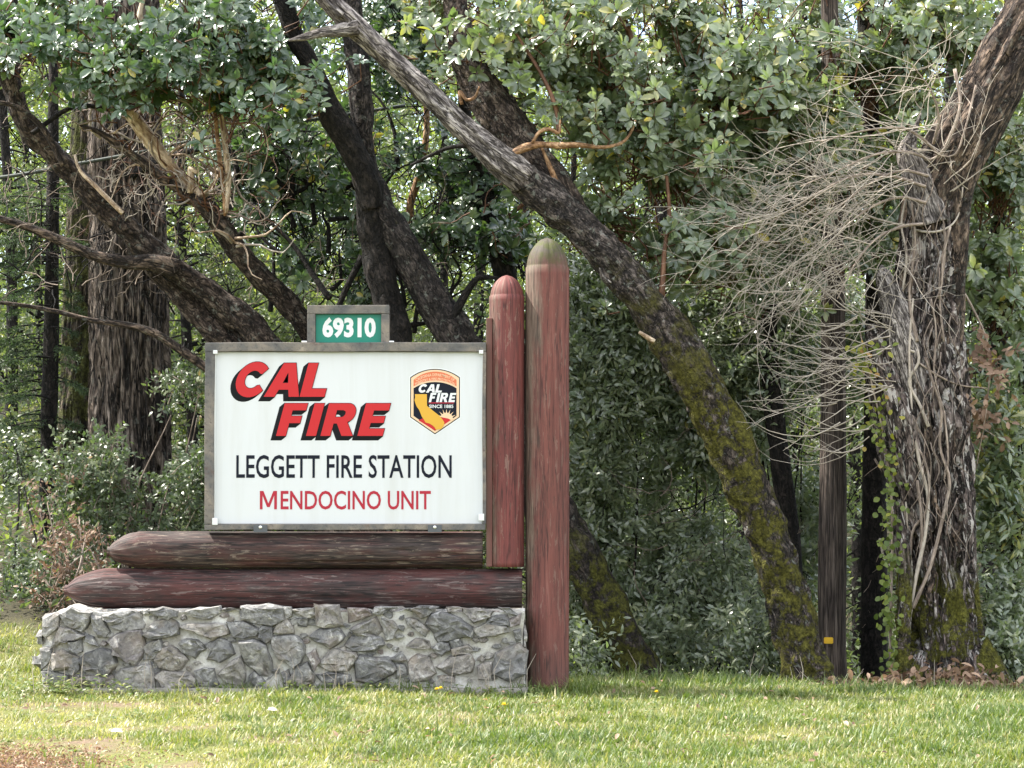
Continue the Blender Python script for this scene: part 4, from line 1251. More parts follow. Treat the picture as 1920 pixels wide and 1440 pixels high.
def slab(x0, x1, y0, y1, z0, z1, nx, ny, nz, amp, seed, freq=9):
    """box surface as grids, shaken by a position-only noise so the seams stay closed"""
    g = Geo()

    def grid(o, a, b, na, nb):
        s, t = np.meshgrid(np.linspace(0, 1, na), np.linspace(0, 1, nb))
        V = np.array(o)[None, None] + s[..., None] * np.array(a) + t[..., None] * np.array(b)
        i = np.arange(nb - 1)[:, None] * na + np.arange(na - 1)[None]
        g.add(V.reshape(-1, 3), np.stack([i, i + 1, i + na + 1, i + na], -1).reshape(-1, 4))
    dx, dy, dz = x1 - x0, y1 - y0, z1 - z0
    grid((x0, y0, z0), (dx, 0, 0), (0, 0, dz), nx, nz)
    grid((x1, y1, z0), (-dx, 0, 0), (0, 0, dz), nx, nz)
    grid((x0, y1, z0), (0, -dy, 0), (0, 0, dz), ny, nz)
    grid((x1, y0, z0), (0, dy, 0), (0, 0, dz), ny, nz)
    grid((x0, y0, z1), (dx, 0, 0), (0, dy, 0), nx, ny)
    for k, V in enumerate(g.v):
        d = np.stack([fbm(V * freq, 3, seed), fbm(V * freq, 3, seed + 5), fbm(V * freq * .8, 3, seed + 9)], -1)
        g.v[k] = V + amp * d
    return g


g = slab(xl, xr, SD, 15.42, -.06, zt, 150, 26, 30, .016, 81)
for k, V in enumerate(g.v):
    # rounded ends, as in the photograph
    e = np.clip((xl + .10 - V[:, 0]) / .10, 0, 1)
    V[:, 2] -= .05 * e ** 2 * sstep(.2, zt, V[:, 2])
    V[:, 1] += .05 * e ** 2 * (V[:, 1] < 15.1)
    V[:, 0] += .04 * sstep(.3, zt, V[:, 2]) * e
g.build('mortar', MORTAR, wall)

ST1 = [[(250, 720), (330, 700), (460, 735), (455, 790), (400, 855), (320, 835), (270, 790)], [(125, 770), (200, 735), (245, 740), (225, 830), (150, 900), (120, 880)],
       [(200, 925), (245, 830), (320, 850), (420, 890), (330, 930), (240, 935), (180, 985)], [(470, 750), (540, 760), (595, 860), (570, 895), (520, 890), (490, 840)],
       [(565, 750), (640, 725), (760, 705), (810, 730), (855, 800), (830, 840), (720, 862), (640, 830), (600, 795)], [(430, 880), (480, 900), (525, 965), (480, 960), (430, 930)],
       [(850, 885), (900, 830), (930, 785), (1040, 775), (1085, 800), (1085, 880), (1000, 900), (890, 905)], [(880, 710), (990, 685), (1080, 710), (1080, 750), (1020, 765), (930, 740)],
       [(1160, 710), (1250, 685), (1390, 680), (1400, 720), (1330, 765), (1210, 765)], [(1395, 690), (1480, 670), (1545, 665), (1530, 695), (1440, 710)],
       [(1120, 830), (1170, 805), (1380, 795), (1440, 840), (1450, 870), (1340, 912), (1270, 890), (1190, 850)], [(1455, 800), (1560, 790), (1670, 850), (1640, 885), (1560, 905), (1490, 890)],
       [(1560, 680), (1640, 655), (1740, 660), (1840, 690), (1845, 770), (1770, 810), (1650, 800), (1555, 765)], [(1690, 645), (1780, 635), (1840, 640), (1835, 690), (1760, 680)],
       [(1850, 670), (1910, 665), (1915, 740), (1870, 765)], [(1785, 860), (1830, 775), (1880, 775), (1920, 830), (1920, 870), (1850, 880)],
       [(605, 935), (660, 885), (820, 855), (850, 960), (840, 1030), (780, 1090), (700, 1050), (640, 990)], [(390, 1080), (430, 1020), (530, 990), (620, 1010), (640, 1090), (610, 1150), (570, 1175), (480, 1140), (410, 1130)],
       [(190, 1020), (260, 1000), (380, 1040), (375, 1120), (310, 1130), (200, 1140)], [(310, 1060), (350, 1035), (385, 1060), (385, 1130), (340, 1180), (300, 1150)],
       [(930, 1060), (980, 980), (1050, 970), (1110, 1010), (1155, 1060), (1100, 1130), (1050, 1140), (960, 1110)], [(1095, 945), (1150, 915), (1230, 920), (1280, 975), (1210, 1045), (1150, 1010)],
       [(850, 970), (900, 930), (960, 920), (980, 980), (920, 1050), (850, 1060)], [(1290, 960), (1390, 915), (1450, 940), (1500, 1020), (1400, 1070), (1310, 1050), (1330, 1000)],
       [(1540, 950), (1640, 930), (1720, 960), (1760, 1060), (1765, 1160), (1720, 1200), (1640, 1130), (1570, 1070)], [(1380, 1170), (1440, 1110), (1540, 1040), (1575, 1180), (1560, 1250), (1440, 1230)],
       [(645, 1180), (700, 1140), (850, 1100), (890, 1110), (920, 1200), (900, 1280), (720, 1285), (650, 1280)], [(930, 1180), (990, 1145), (1150, 1150), (1225, 1190), (1200, 1250), (1100, 1280), (1000, 1275)],
       [(1215, 1150), (1280, 1125), (1350, 1135), (1385, 1240), (1300, 1265), (1240, 1230)], [(1670, 850), (1700, 820), (1770, 820), (1765, 920), (1720, 940), (1680, 900)],
       [(320, 1190), (375, 1180), (380, 1250), (345, 1285), (315, 1240)], [(380, 1200), (460, 1170), (560, 1200), (540, 1260), (400, 1270)], [(105, 990), (180, 980), (185, 1060), (110, 1130)],
       [(820, 710), (880, 700), (890, 735), (840, 740)], [(320, 940), (400, 920), (410, 1000), (370, 1020), (310, 990)], [(120, 1140), (200, 1150), (300, 1180), (290, 1250), (130, 1230)],
       [(1775, 905), (1920, 880), (1985, 935), (2000, 1020), (1920, 1115), (1830, 1050), (1780, 990)], [(560, 1190), (625, 1180), (640, 1270), (560, 1275)], [(1600, 1180), (1640, 1150), (1710, 1210), (1690, 1260), (1610, 1260)]]
ST2 = [[(100, 600), (150, 560), (225, 565), (240, 640), (190, 655), (130, 630)], [(232, 590), (300, 565), (375, 580), (405, 700), (330, 718), (250, 700)], [(445, 585), (510, 545), (550, 560), (585, 635), (520, 665), (450, 680)],
       [(610, 570), (680, 540), (760, 540), (775, 600), (690, 605), (640, 640), (600, 625)], [(210, 770), (270, 730), (370, 720), (415, 770), (400, 800), (330, 840), (240, 800)], [(460, 730), (520, 690), (610, 655), (650, 740), (620, 765), (500, 760)],
       [(655, 660), (720, 680), (745, 720), (720, 780), (680, 795), (658, 740)], [(440, 820), (470, 772), (560, 768), (640, 780), (660, 820), (600, 855), (470, 850)], [(805, 665), (830, 655), (900, 690), (935, 730), (910, 760), (850, 730), (815, 700)],
       [(940, 690), (970, 640), (1020, 625), (1130, 660), (1200, 710), (1195, 765), (1120, 780), (1010, 800), (970, 750)], [(840, 600), (890, 560), (980, 530), (990, 590), (940, 635), (890, 660)], [(1050, 570), (1100, 550), (1150, 590), (1060, 620)],
       [(1160, 545), (1230, 575), (1330, 610), (1310, 650), (1220, 685), (1160, 620)], [(1310, 650), (1420, 640), (1440, 700), (1300, 690)], [(1220, 725), (1290, 695), (1420, 712), (1430, 750), (1260, 780)], [(810, 830), (860, 780), (940, 800), (945, 840), (880, 855)],
       [(965, 850), (1010, 810), (1060, 815), (1068, 860), (1020, 890)], [(1074, 800), (1130, 790), (1150, 820), (1100, 860)], [(1360, 880), (1500, 820), (1535, 870), (1530, 1000), (1440, 1040), (1340, 1000), (1355, 930)],
       [(1000, 960), (1080, 900), (1190, 880), (1220, 930), (1200, 1000), (1080, 1010)], [(815, 940), (870, 890), (940, 900), (980, 990), (930, 1040), (840, 1050)], [(485, 930), (530, 895), (680, 910), (735, 970), (700, 1010), (600, 1060), (500, 1040)],
       [(270, 950), (330, 850), (480, 870), (490, 900), (440, 980), (340, 985)], [(180, 890), (240, 850), (265, 930), (230, 980)], [(80, 1050), (120, 960), (190, 940), (230, 1010), (220, 1060), (120, 1075)], [(700, 910), (770, 870), (800, 920), (760, 935)],
       [(1370, 575), (1440, 570), (1500, 640), (1420, 625)], [(1435, 665), (1510, 640), (1500, 700), (1450, 710)], [(1000, 1018), (1090, 1014), (1100, 1050), (1010, 1050)], [(1470, 740), (1510, 730), (1515, 790), (1480, 810)],
       [(740, 945), (795, 945), (805, 1010), (740, 1030)], [(240, 1010), (340, 1000), (440, 1010), (450, 1060), (300, 1070)], [(1240, 950), (1330, 930), (1320, 1040), (1250, 1030)], [(780, 560), (830, 560), (830, 610), (785, 600)],
       [(1080, 850), (1180, 820), (1210, 860), (1180, 875), (1090, 890)], [(30, 1000), (70, 980), (80, 1050), (40, 1060)], [(120, 660), (190, 665), (180, 715), (130, 705)]]
POLY = [[(50 + u / 3.84, 960 + v / 3.84) for u, v in s] for s in ST1] + [[(520 + u / 3.31, 960 + v / 3.31) for u, v in s] for s in ST2]


def stone(pts2, frame, hgt, seed):
    """rough faceted stone from an outline; frame maps (a, b, depth) to the world"""
    p = np.array(pts2, float)
    c = p.mean(0)
    out = []
    for i in range(len(p)):
        a, b = p[i], p[(i + 1) % len(p)]
        ln = np.linalg.norm(b - a)
        k = 2 if ln > .045 else 1
        for j in range(k):
            q = a + (b - a) * j / k
            out.append(q + rng.normal(0, .035 * ln if j else .004, 2))
    p = np.array(out)
    n = len(p)
    size = math.sqrt(abs(np.sum(p[:, 0] * np.roll(p[:, 1], -1) - p[:, 1] * np.roll(p[:, 0], -1)) / 2))
    tilt = rng.normal(0, .16, 2)
    rings = [(1.16, -.1, 0), (1.12, .35, .12), (1.02, .84, .14), (.70, 1.0, .2), (.36, 1.0, .10)]
    V, F = [], []
    sh = rng.normal(0, .16, 2) * size
    for (s, h, nz) in rings:
        q = c + (p - c) * s * (1 + rng.normal(0, .02 if s > .9 else .16, (n, 1))) + sh * max(0, .97 - s)
        hh = hgt * (h + rng.normal(0, nz, n) * .8) + (q - c) @ tilt * min(1, max(h, 0))
        V.append(np.column_stack([q, hh]))
    V = np.vstack(V + [np.array([[c[0] + sh[0], c[1] + sh[1], hgt * 1.0]])])
    for r_ in range(len(rings) - 1):
        for i in range(n):
            j = (i + 1) % n
            F.append([r_ * n + i, r_ * n + j, (r_ + 1) * n + j, (r_ + 1) * n + i])
    tri = [[(len(rings) - 1) * n + i, (len(rings) - 1) * n + (i + 1) % n, len(V) - 1] for i in range(n)]
    W3 = np.array([frame(*v) for v in V])
    g = Geo()
    area = np.sum(p[:, 0] * np.roll(p[:, 1], -1) - p[:, 1] * np.roll(p[:, 0], -1))
    F, tri = np.array(F), np.array(tri)
    if area > 0:
        F, tri = F, tri
    else:
        F, tri = F[:, ::-1], tri[:, ::-1]
    g.add(W3, [F, tri])
    o = g.build('stone', STONE, wall, smooth=False)
    # give each stone its own origin so the grain differs from stone to stone
    cc = W3.mean(0)
    off = Vector((cc - np.array(wall.location)).tolist())
    o.data.transform(Matrix.Translation(-off))
    o.location = off
    return o


def inside(q, poly):
    c = False
    for (x1, y1), (x2, y2) in zip(poly, poly[1:] + poly[:1]):
        if (y1 > q[1]) != (y2 > q[1]) and q[0] < (x2 - x1) * (q[1] - y1) / (y2 - y1) + x1:
            c = not c
    return c


PD = [[(a[0] + (b[0] - a[0]) * t_, a[1] + (b[1] - a[1]) * t_) for a, b in zip(p_, p_[1:] + p_[:1]) for t_ in (0, .33, .66)] for p_ in POLY]
for k, poly in enumerate(POLY):
    w3 = P(np.array([q[0] for q in poly]), np.array([q[1] for q in poly]), SD)
    size = math.sqrt(np.ptp(w3[:, 0]) * np.ptp(w3[:, 2]))
    w3[:, 2] = np.minimum(w3[:, 2], zt + .028 + .012 * math.sin(k * 2.7))
    stone(w3[:, [0, 2]], lambda a, b, h: (a, SD - .004 - h, b), min(.060, .026 + size * .15), k)
FILL = 0
for k in range(900):      # small stones wedged between the big ones
    q = (U(100, 965), U(1150, 1278))
    if min(min((q[0] - a) ** 2 + (q[1] - b) ** 2 for a, b in poly) + 0 for poly in PD) < 6.5 ** 2 or any(inside(q, poly) for poly in POLY):
        continue
    FILL += 1
    if FILL > 46:
        break
    s_ = U(5.5, 10)
    poly = [(q[0] + s_ * U(.7, 1.1) * math.cos(t_), q[1] + s_ * U(.5, .85) * math.sin(t_)) for t_ in np.arange(6) * 1.047 + U(0, 1)]
    PD.append(poly)
    w3 = P(np.array([v[0] for v in poly]), np.array([v[1] for v in poly]), SD)
    stone(w3[:, [0, 2]], lambda a, b, h: (a, SD - .002 - h, b), .016, k)
for k in range(26):       # the two end faces
    a, b = U(14.9, 15.35), U(.04, zt - .08)
    s = U(.05, .10)
    th = np.sort(U(0, 6.28, 7))
    side = k % 2
    poly = np.column_stack([a + s * np.cos(th) * 1.2, b + s * .8 * np.sin(th)])
    if side:
        stone(poly, lambda a, b, h: (xr + .002 + h * .7, a, b), .02, k)
    else:
        stone(poly[:, ::-1] * 1.0 if False else poly, lambda a, b, h: (xl - .0 - h, a, b), .035, k)
for k in range(44):       # rough stones set along the top
    a, b = U(xl + .12, xr - .1), (U(14.87, 14.93) if k < 26 else U(15.2, 15.36))
    s = U(.035, .06)
    th = np.sort(U(0, 6.28, 7))
    if np.max(np.diff(th)) > 2.2:
        th = np.arange(7) * .9
    poly = np.column_stack([a + s * np.cos(th) * 1.4, b + s * .7 * np.sin(th)])
    stone(poly, lambda a, b, h: (a, b, zt - .008 + h * .8), .016, k)

m = M('concrete')
p_ = m.n('NewGeometry').outputs['Position']
n1 = m.noise(p_, 12, 8, .7)
CONC = m.done(m.bsdf(m.ramp(n1, (.3, (.16, .15, .13)), (.6, (.34, .32, .29)), (.8, (.5, .48, .45))), .95, m.bump(n1, .5, .01), .2))
slab(xl + .22, P(990, 1290, 14.72)[0], 14.72, 15.5, -.1, .028, 80, 12, 5, .008, 91).build('footing', CONC, wall)


# ------------------------------------------------------------------ posts and logs
def paint_mat(name, reds, woods, axis, worn, seed, vert=False, moss=False, cracks=.9, flakes=.38):
    """worn red-brown stain on round timber, streaked along the grain"""
    m = M(name)
    v = m.attr('bark', 'Vector')
    st = m.noise(m.mapped(v, (22, 22, 1.3)), 1.0, 7, .68, .5)
    fine = m.noise(m.mapped(v, (75, 75, 4.5)), 1.0, 5, .7, .3)
    big = m.noise(m.mapped(v, (4.5, 4.5, 1.9)), 1.0, 8, .7, .3)
    cr = m.ramp(m.math('ABSOLUTE', m.math('SUBTRACT', m.noise(m.mapped(v, (17, 17, .7)), 1.0, 4, .6, .3), .5)), (.006, 1.0), (.024, 0.0))
    red = m.ramp(st, (.3, reds[0]), (.6, reds[1]), (.8, reds[2]))
    wood = m.ramp(fine, (.3, woods[0]), (.55, woods[1]), (.78, woods[2]))
    pos = m.n('NewGeometry').outputs['Position']
    k = m.math('ADD', m.math('MULTIPLY', big, .75), m.math('MULTIPLY', st, .55))
    if vert:       # the side facing left has lost its stain
        x = m.n('SeparateXYZ', Vector=m.n('TexCoord').outputs['Object']).outputs[0]
        k = m.math('SUBTRACT', k, m.math('MULTIPLY', x, 1.9))
    c = m.mix(m.ramp(k, (worn - .07, 0.0), (worn + .10, 1.0)), red, wood)
    c = m.mix(m.ramp(fine, (.32, .7), (.45, 0.0)), c, tuple(q * .5 for q in woods[0]))
    c = m.mix(m.ramp(fine, (.60, 0.0), (.74, .45)), c, woods[2])
    fl = m.noise(m.mapped(v, (30, 30, 5.5)), 1.0, 6, .72, .5)
    c = m.mix(m.math('MULTIPLY', m.ramp(fl, (.585, 0.0), (.605, 1.0)), flakes), c, woods[2])
    c = m.mix(m.math('MULTIPLY', m.ramp(fl, (.385, 1.0), (.405, 0.0)), flakes), c, tuple(q * .6 for q in woods[0]))
    c = m.mix(m.math('MULTIPLY', cr, cracks), c, (.010, .008, .008))
    if moss:
        z = m.n('SeparateXYZ', Vector=pos).outputs[2]
        f = m.n('MapRange', Value=z, **{'1': 2.86, '2': 3.02, '3': 0.0, '4': 1.0}).outputs[0]
        mk = m.math('MULTIPLY', f, m.ramp(m.noise(pos, 16, 5, .7), (.42, 0.0), (.58, 1.0)))
        c = m.mix(f, c, m.ramp(fine, (.3, (.03, .026, .020)), (.7, (.105, .085, .062))))
        c = m.mix(mk, c, (.055, .058, .014))
        zz = m.n('MapRange', Value=z, **{'1': 0.0, '2': .45, '3': .65, '4': 0.0}).outputs[0]
        c = m.mix(m.math('MULTIPLY', zz, big), c, (.07, .055, .045))
    h = m.math('ADD', m.math('MULTIPLY', st, .6), m.math('MULTIPLY', fine, .5))
    return m.done(m.bsdf(c, .72, m.bump(h, .55, .012), .3))


POST = paint_mat('post_paint', [(.095, .034, .029), (.160, .056, .046), (.25, .13, .105)], [(.075, .052, .040), (.150, .108, .083), (.24, .18, .145)], 'z', .80, 0, vert=True, moss=True, cracks=.6, flakes=.30)
POST2 = paint_mat('short_post_paint', [(.095, .029, .027), (.165, .046, .041), (.26, .13, .105)], [(.07, .045, .036), (.15, .105, .080), (.27, .21, .17)], 'z', .82, 0, vert=True, cracks=.6, flakes=.35)
LOGM = paint_mat('log_paint', [(.034, .014, .013), (.092, .032, .028), (.20, .080, .066)], [(.014, .011, .012), (.046, .034, .032), (.24, .205, .19)], 'x', .64, 0)
LOGM2 = paint_mat('log_paint_upper', [(.036, .015, .013), (.090, .034, .029), (.19, .082, .066)], [(.015, .012, .012), (.058, .042, .037), (.30, .245, .19)], 'x', .60, 0)


def bullet(n, r, sh, tip):
    """profile of a bullet-shaped end: distance from the shoulder -> radius"""
    s = np.linspace(0, 1, n)
    return s * sh, r * (1 - s ** 2.3) ** .62 * (1 - tip) + r * tip * (1 - s) ** .5


def post(name, label, cx, w, ytop, yshoulder, ybot, d, mat, zbase=None, ledge=0.0):
    a, b, t = P(cx, ybot, d), P(cx, yshoulder, d), P(cx, ytop, d)
    r = w / 2 * d / FPX
    x = (a[0] + b[0]) / 2
    z0 = zbase if zbase is not None else a[2]
    root = thing(name, label, 'post', (x, d, z0))
    g = Geo()
    zz = np.linspace(z0, b[2], 60)
    hs, rs = bullet(16, r * (1 - ledge), t[2] - b[2], .12)
    Z = np.concatenate([zz, b[2] + .004 + hs])
    RR = np.concatenate([np.full(60, r), rs])
    RR[-1] = .002
    seg = 72
    th = np.arange(seg) / seg * 2 * math.pi
    q = np.stack([np.cos(th)[None] * RR[:, None], np.sin(th)[None] * RR[:, None], np.repeat(Z[:, None], seg, 1)], -1)
    qq = np.stack([np.cos(th)[None] * r + 0 * Z[:, None], np.sin(th)[None] * r + 0 * Z[:, None], np.repeat(Z[:, None], seg, 1)], -1)
    d1 = fbm(qq * np.array([7, 7, .5]), 2, 5) * .03 + fbm(qq * np.array([34, 34, .8]), 2, 6) * .012
    crack = np.exp(-((np.abs(fbm(qq * np.array([9, 9, .18]), 2, 17))) / .035) ** 2)
    hew = np.clip((Z[:, None] - b[2]) / max(t[2] - b[2], .01), 0, 1) * .07 * np.abs(np.sin(th[None] * 4 + 1))
    rr = 1 + d1 - .06 * crack - hew
    V = np.stack([x + q[..., 0] * rr, d + q[..., 1] * rr, q[..., 2]], -1)
    n = len(Z)
    i = np.arange(n - 1)[:, None] * seg
    j = np.arange(seg)[None]
    k = (j + 1) % seg
    F = np.stack([i + j, i + k, i + seg + k, i + seg + j], -1).reshape(-1, 4)
    cap = np.array([list(range(seg))[::-1]])
    g.add(V.reshape(-1, 3), [F, cap, np.array([[(n - 1) * seg + m_ for m_ in range(seg)]])], bark=qq.reshape(-1, 3))
    g.build('shaft', mat, root)
    return root, x, r


LY = 15.12                        # centre line of the timber
tall, xt, rt = post('wooden_post', 'taller round red-brown post with a mossy pointed top', 1026, 82, 447, 502, 1300, LY, POST, zbase=-.12, ledge=.04)
short, xs_, rs_ = post('wooden_post', 'shorter round red post standing between the white board and the taller post', 950, 66, 517, 556, 1062, LY - .02, POST2, ledge=.05)


def wlog(name, label, x0, x1, yc, rpx, tip, d, mat, seed):
    c0, c1 = P(x0, yc, d), P(x1, yc, d)
    r = rpx * d / FPX
    z = c0[2]
    n = 110
    xb = P(x0 + tip, yc, d)[0]
    X = np.concatenate([c0[0] + (xb - c0[0]) * np.linspace(0, 1, 16)[:-1], np.linspace(xb, c1[0], n)])
    s = np.clip((X - c0[0]) / (xb - c0[0]), 0, 1)
    RR = r * np.clip((1 - (1 - s) ** 1.9), 0, 1) ** .62
    RR[0] = r * .30
    RR = np.where(s >= 1, r, RR * .97)
    zc = z - r * .10 * (1 - s) ** 1.5
    seg = 64
    th = np.arange(seg) / seg * 2 * math.pi
    qq = np.stack([np.cos(th)[None] * r + 0 * X[:, None], np.sin(th)[None] * r + 0 * X[:, None], np.repeat(X[:, None], seg, 1) + seed], -1)
    d1 = fbm(qq * np.array([6, 6, .8]), 2, seed) * .035 + fbm(qq * np.array([32, 32, 1.2]), 2, seed + 3) * .02
    crack = np.exp(-((np.abs(fbm(qq * np.array([10, 10, .30]), 2, seed + 7))) / .03) ** 2)
    hew = (1 - s)[:, None] * .11 * np.abs(np.sin(th * 3.5 + seed + 4 * (1 - s)[:, None]))
    rr = 1 + d1 - .11 * crack - hew
    V = np.stack([np.repeat(X[:, None], seg, 1), d - np.sin(th)[None] * RR[:, None] * rr, zc[:, None] + np.cos(th)[None] * RR[:, None] * rr], -1)
    m_ = len(X)
    i = np.arange(m_ - 1)[:, None] * seg
    j = np.arange(seg)[None]
    k = (j + 1) % seg
    F = np.stack([i + j, i + k, i + seg + k, i + seg + j], -1).reshape(-1, 4)
    root = thing(name, label, 'log', ((c0[0] + c1[0]) / 2, d, z - r))
    g = Geo()
    g.add(V.reshape(-1, 3), [F, np.array([list(range(seg))[::-1]]), np.array([[(m_ - 1) * seg + t for t in range(seg)]])], bark=qq.reshape(-1, 3))
    g.build('timber', mat, root)
    return z, r


zl, rl = wlog('wooden_log', 'longer lower dark red log lying on the stone wall', 122, 979, 1103.5, 37.5, 75, LY, LOGM, 3)
zu, ru = wlog('wooden_log', 'shorter upper dark red log, directly under the white board', 202, 905, 1031, 34.2, 58, LY - .01, LOGM2, 8)


# ------------------------------------------------------------------ sign board
def wx(px, d):
    return P(px, 882, d)[0]


def wz(py, d):
    return float(P(960, py, d)[2])


def box(name, x0, x1, y0, y1, z0, z1, mat, parent, bev=.004, label=None, wob=0.0):
    b = bmesh.new()
    bmesh.ops.create_cube(b, size=1)
    for v in b.verts:
        v.co = ((x0 + x1) / 2 + v.co.x * (x1 - x0), (y0 + y1) / 2 + v.co.y * (y1 - y0), (z0 + z1) / 2 + v.co.z * (z1 - z0))
    bmesh.ops.bevel(b, geom=b.edges[:], offset=bev, segments=2, affect='EDGES', profile=.6)
    if wob:
        ax = 0 if x1 - x0 > z1 - z0 else 2
        bmesh.ops.subdivide_edges(b, edges=[e for e in b.edges if abs((e.verts[0].co - e.verts[1].co)[ax]) > .2], cuts=24)
        for v in b.verts:
            v.co.z += wob * math.sin(v.co.x * 7 + 1) * (ax == 0)
            v.co.x += wob * math.sin(v.co.z * 6) * (ax == 2)
    me = bpy.data.meshes.new(name)
    b.to_mesh(me)
    b.free()
    me.transform(Matrix.Translation(-parent_loc(parent)))
    return link(name, me, mat, parent, label=label)


def frame_mat():
    m = M('weathered_frame')
    v = m.n('TexCoord').outputs['Object']
    n1 = m.noise(v, 5, 7, .65, .6)
    n2 = m.noise(v, 45, 5, .7)
    c = m.ramp(n1, (.28, (.060, .060, .066)), (.45, (.115, .110, .105)), (.60, (.19, .165, .14)), (.74, (.30, .255, .205)))
    c = m.mix(m.ramp(n2, (.30, .7), (.46, 0.0)), c, (.045, .042, .045))
    c = m.mix(m.ramp(m.noise(v, 9, 3), (.64, 0.0), (.72, .6)), c, (.10, .060, .05))
    return m.done(m.bsdf(c, .75, m.bump(m.math('ADD', n1, n2), .5, .01), .3))


FRAME = frame_mat()


def panel_mat():
    m = M('sign_white')
    v = m.n('TexCoord').outputs['Object']
    run = m.noise(m.mapped(v, (5, 1, .45)), 1.0, 7, .7, .4)
    c = m.mix(m.ramp(run, (.48, 0.0), (.72, .40)), (.555, .57, .585), (.44, .44, .41))
    c = m.mix(m.ramp(m.noise(v, 4, 5), (.55, 0.0), (.8, .15)), c, (.6, .6, .56))
    return m.done(m.bsdf(c, .35, m.bump(m.noise(v, 14, 2), .03, .01), .45))


WHITE = panel_mat()
V_RED = flat_mat('vinyl_red', (.47, .022, .026), .45, .2)
V_CRIM = flat_mat('vinyl_crimson', (.36, .022, .040), .45, .2)
V_BLACK = flat_mat('vinyl_black', (.008, .008, .010), .5, .12)
V_NAVY = flat_mat('vinyl_navy', (.009, .011, .020), .5, .12)
V_WHITE = flat_mat('vinyl_white', (.66, .68, .68), .4)
V_CREAM = flat_mat('vinyl_cream', (.70, .50, .33), .45, .2)
V_ORANGE = flat_mat('vinyl_orange', (.60, .16, .075), .45, .2)
V_GOLD = flat_mat('vinyl_gold', (.60, .34, .045), .45, .2)
V_GREEN = flat_mat('sign_green', (.006, .185, .130), .35, .35)
STEEL = flat_mat('bracket_steel', (.085, .09, .10), .5, .5, metal=.3)
BOLT = flat_mat('bolt_zinc', (.75, .75, .74), .28, .5, metal=.9)

BD = 15.0                         # distance of the white panel's face
board = thing('sign_board', 'white fire station board in a weathered grey timber frame', 'sign', (float(wx(648, BD)), 15.05, wz(993, BD)))
FD = BD - .035                    # front of the frame
FB = BD + .075
xo0, xo1 = wx(383, FD), wx(911, FD)
xi0, xi1 = wx(401, FD), wx(904.5, FD)
zo0, zo1, zi0, zi1 = wz(993.5, FD), wz(642, FD), wz(983, FD), wz(659, FD)
box('frame_rail', xo0, xo1, FD, FB, zi1, zo1, FRAME, board, .005, wob=.002)
box('frame_rail', xo0 + .003, xo1 - .003, FD + .002, FB, zo0, zi0, FRAME, board, .005, wob=.002)
box('frame_stile', xo0, xi0, FD + .003, FB, zi0 + .001, zi1 - .001, FRAME, board, .005, wob=.002)
box('frame_stile', xi1, xo1, FD + .003, FB, zi0 + .001, zi1 - .001, FRAME, board, .005, wob=.002)
panel = box('panel', xi0 + .001, xi1 - .001, BD, BD + .03, zi0 + .002, zi1 - .002, WHITE, board, .003)
for (a, b, c, d_) in ((400, 404, 658, 985), (903, 906.5, 658, 978)):
    box('edge_strip', wx(a, BD - .012), wx(b, BD - .012), BD - .016, BD - .001, wz(d_, BD), wz(c, BD), V_WHITE, board, .002)
for (a, b, c, d_) in ((399, 409, 971, 984), (897, 908, 963, 976), (399, 407, 657, 664), (898, 906, 657, 664)):
    box('corner_clip', wx(a, BD - .02), wx(b, BD - .02), BD - .0385, BD - .017, wz(d_, BD), wz(c, BD), V_WHITE, board, .003)
for cx in (489, 815.5):
    br = box('bracket', wx(cx - 13, FD), wx(cx + 13, FD), FD - .008, FD - .001, wz(998, FD), wz(984, FD), STEEL, board, .002)
    b = bmesh.new()
    bmesh.ops.create_uvsphere(b, u_segments=12, v_segments=8, radius=.012)
    for v in b.verts:
        v.co.y = v.co.y * .7 if v.co.y < 0 else 0
    me = bpy.data.meshes.new('bolt')
    b.to_mesh(me)
    o = link('bolt', me, BOLT, br)
    o.location = Vector((float(wx(cx, FD)), FD - .008, wz(988.5, FD))) - parent_loc(br)
# the two light gaps under the board are left unbuilt
TMP = []


def flat_curve(splines=None, body=None, offset=0.0, shear=0.0, res=3):
    """2-D filled outline -> list of verts, faces"""
    if body is not None:
        cu = bpy.data.curves.new('tmp', 'FONT')
        cu.body = body
        cu.shear = shear
    else:
        cu = bpy.data.curves.new('tmp', 'CURVE')
        cu.dimensions = '2D'
        cu.fill_mode = 'BOTH'
        for sp_ in splines:
            s = cu.splines.new('POLY')
            s.points.add(len(sp_) - 1)
            for q, (x, y) in zip(s.points, sp_):
                q.co = (x, y, 0, 1)
            s.use_cyclic_u = True
    cu.offset = offset
    cu.resolution_u = res
    ob = bpy.data.objects.new('tmp', cu)
    COL.objects.link(ob)
    dg = bpy.context.evaluated_depsgraph_get()
    me = bpy.data.meshes.new_from_object(ob.evaluated_get(dg))
    b = bmesh.new()
    b.from_mesh(me)
    bmesh.ops.remove_doubles(b, verts=b.verts[:], dist=1e-5)
    V = np.array([v.co[:2] for v in b.verts])
    b.verts.index_update()
    Fs = [[v.index for v in f.verts] if f.normal.z >= 0 else [v.index for v in f.verts][::-1] for f in b.faces]
    b.free()
    bpy.data.objects.remove(ob)
    bpy.data.curves.remove(cu)
    bpy.data.meshes.remove(me)
    return V, Fs


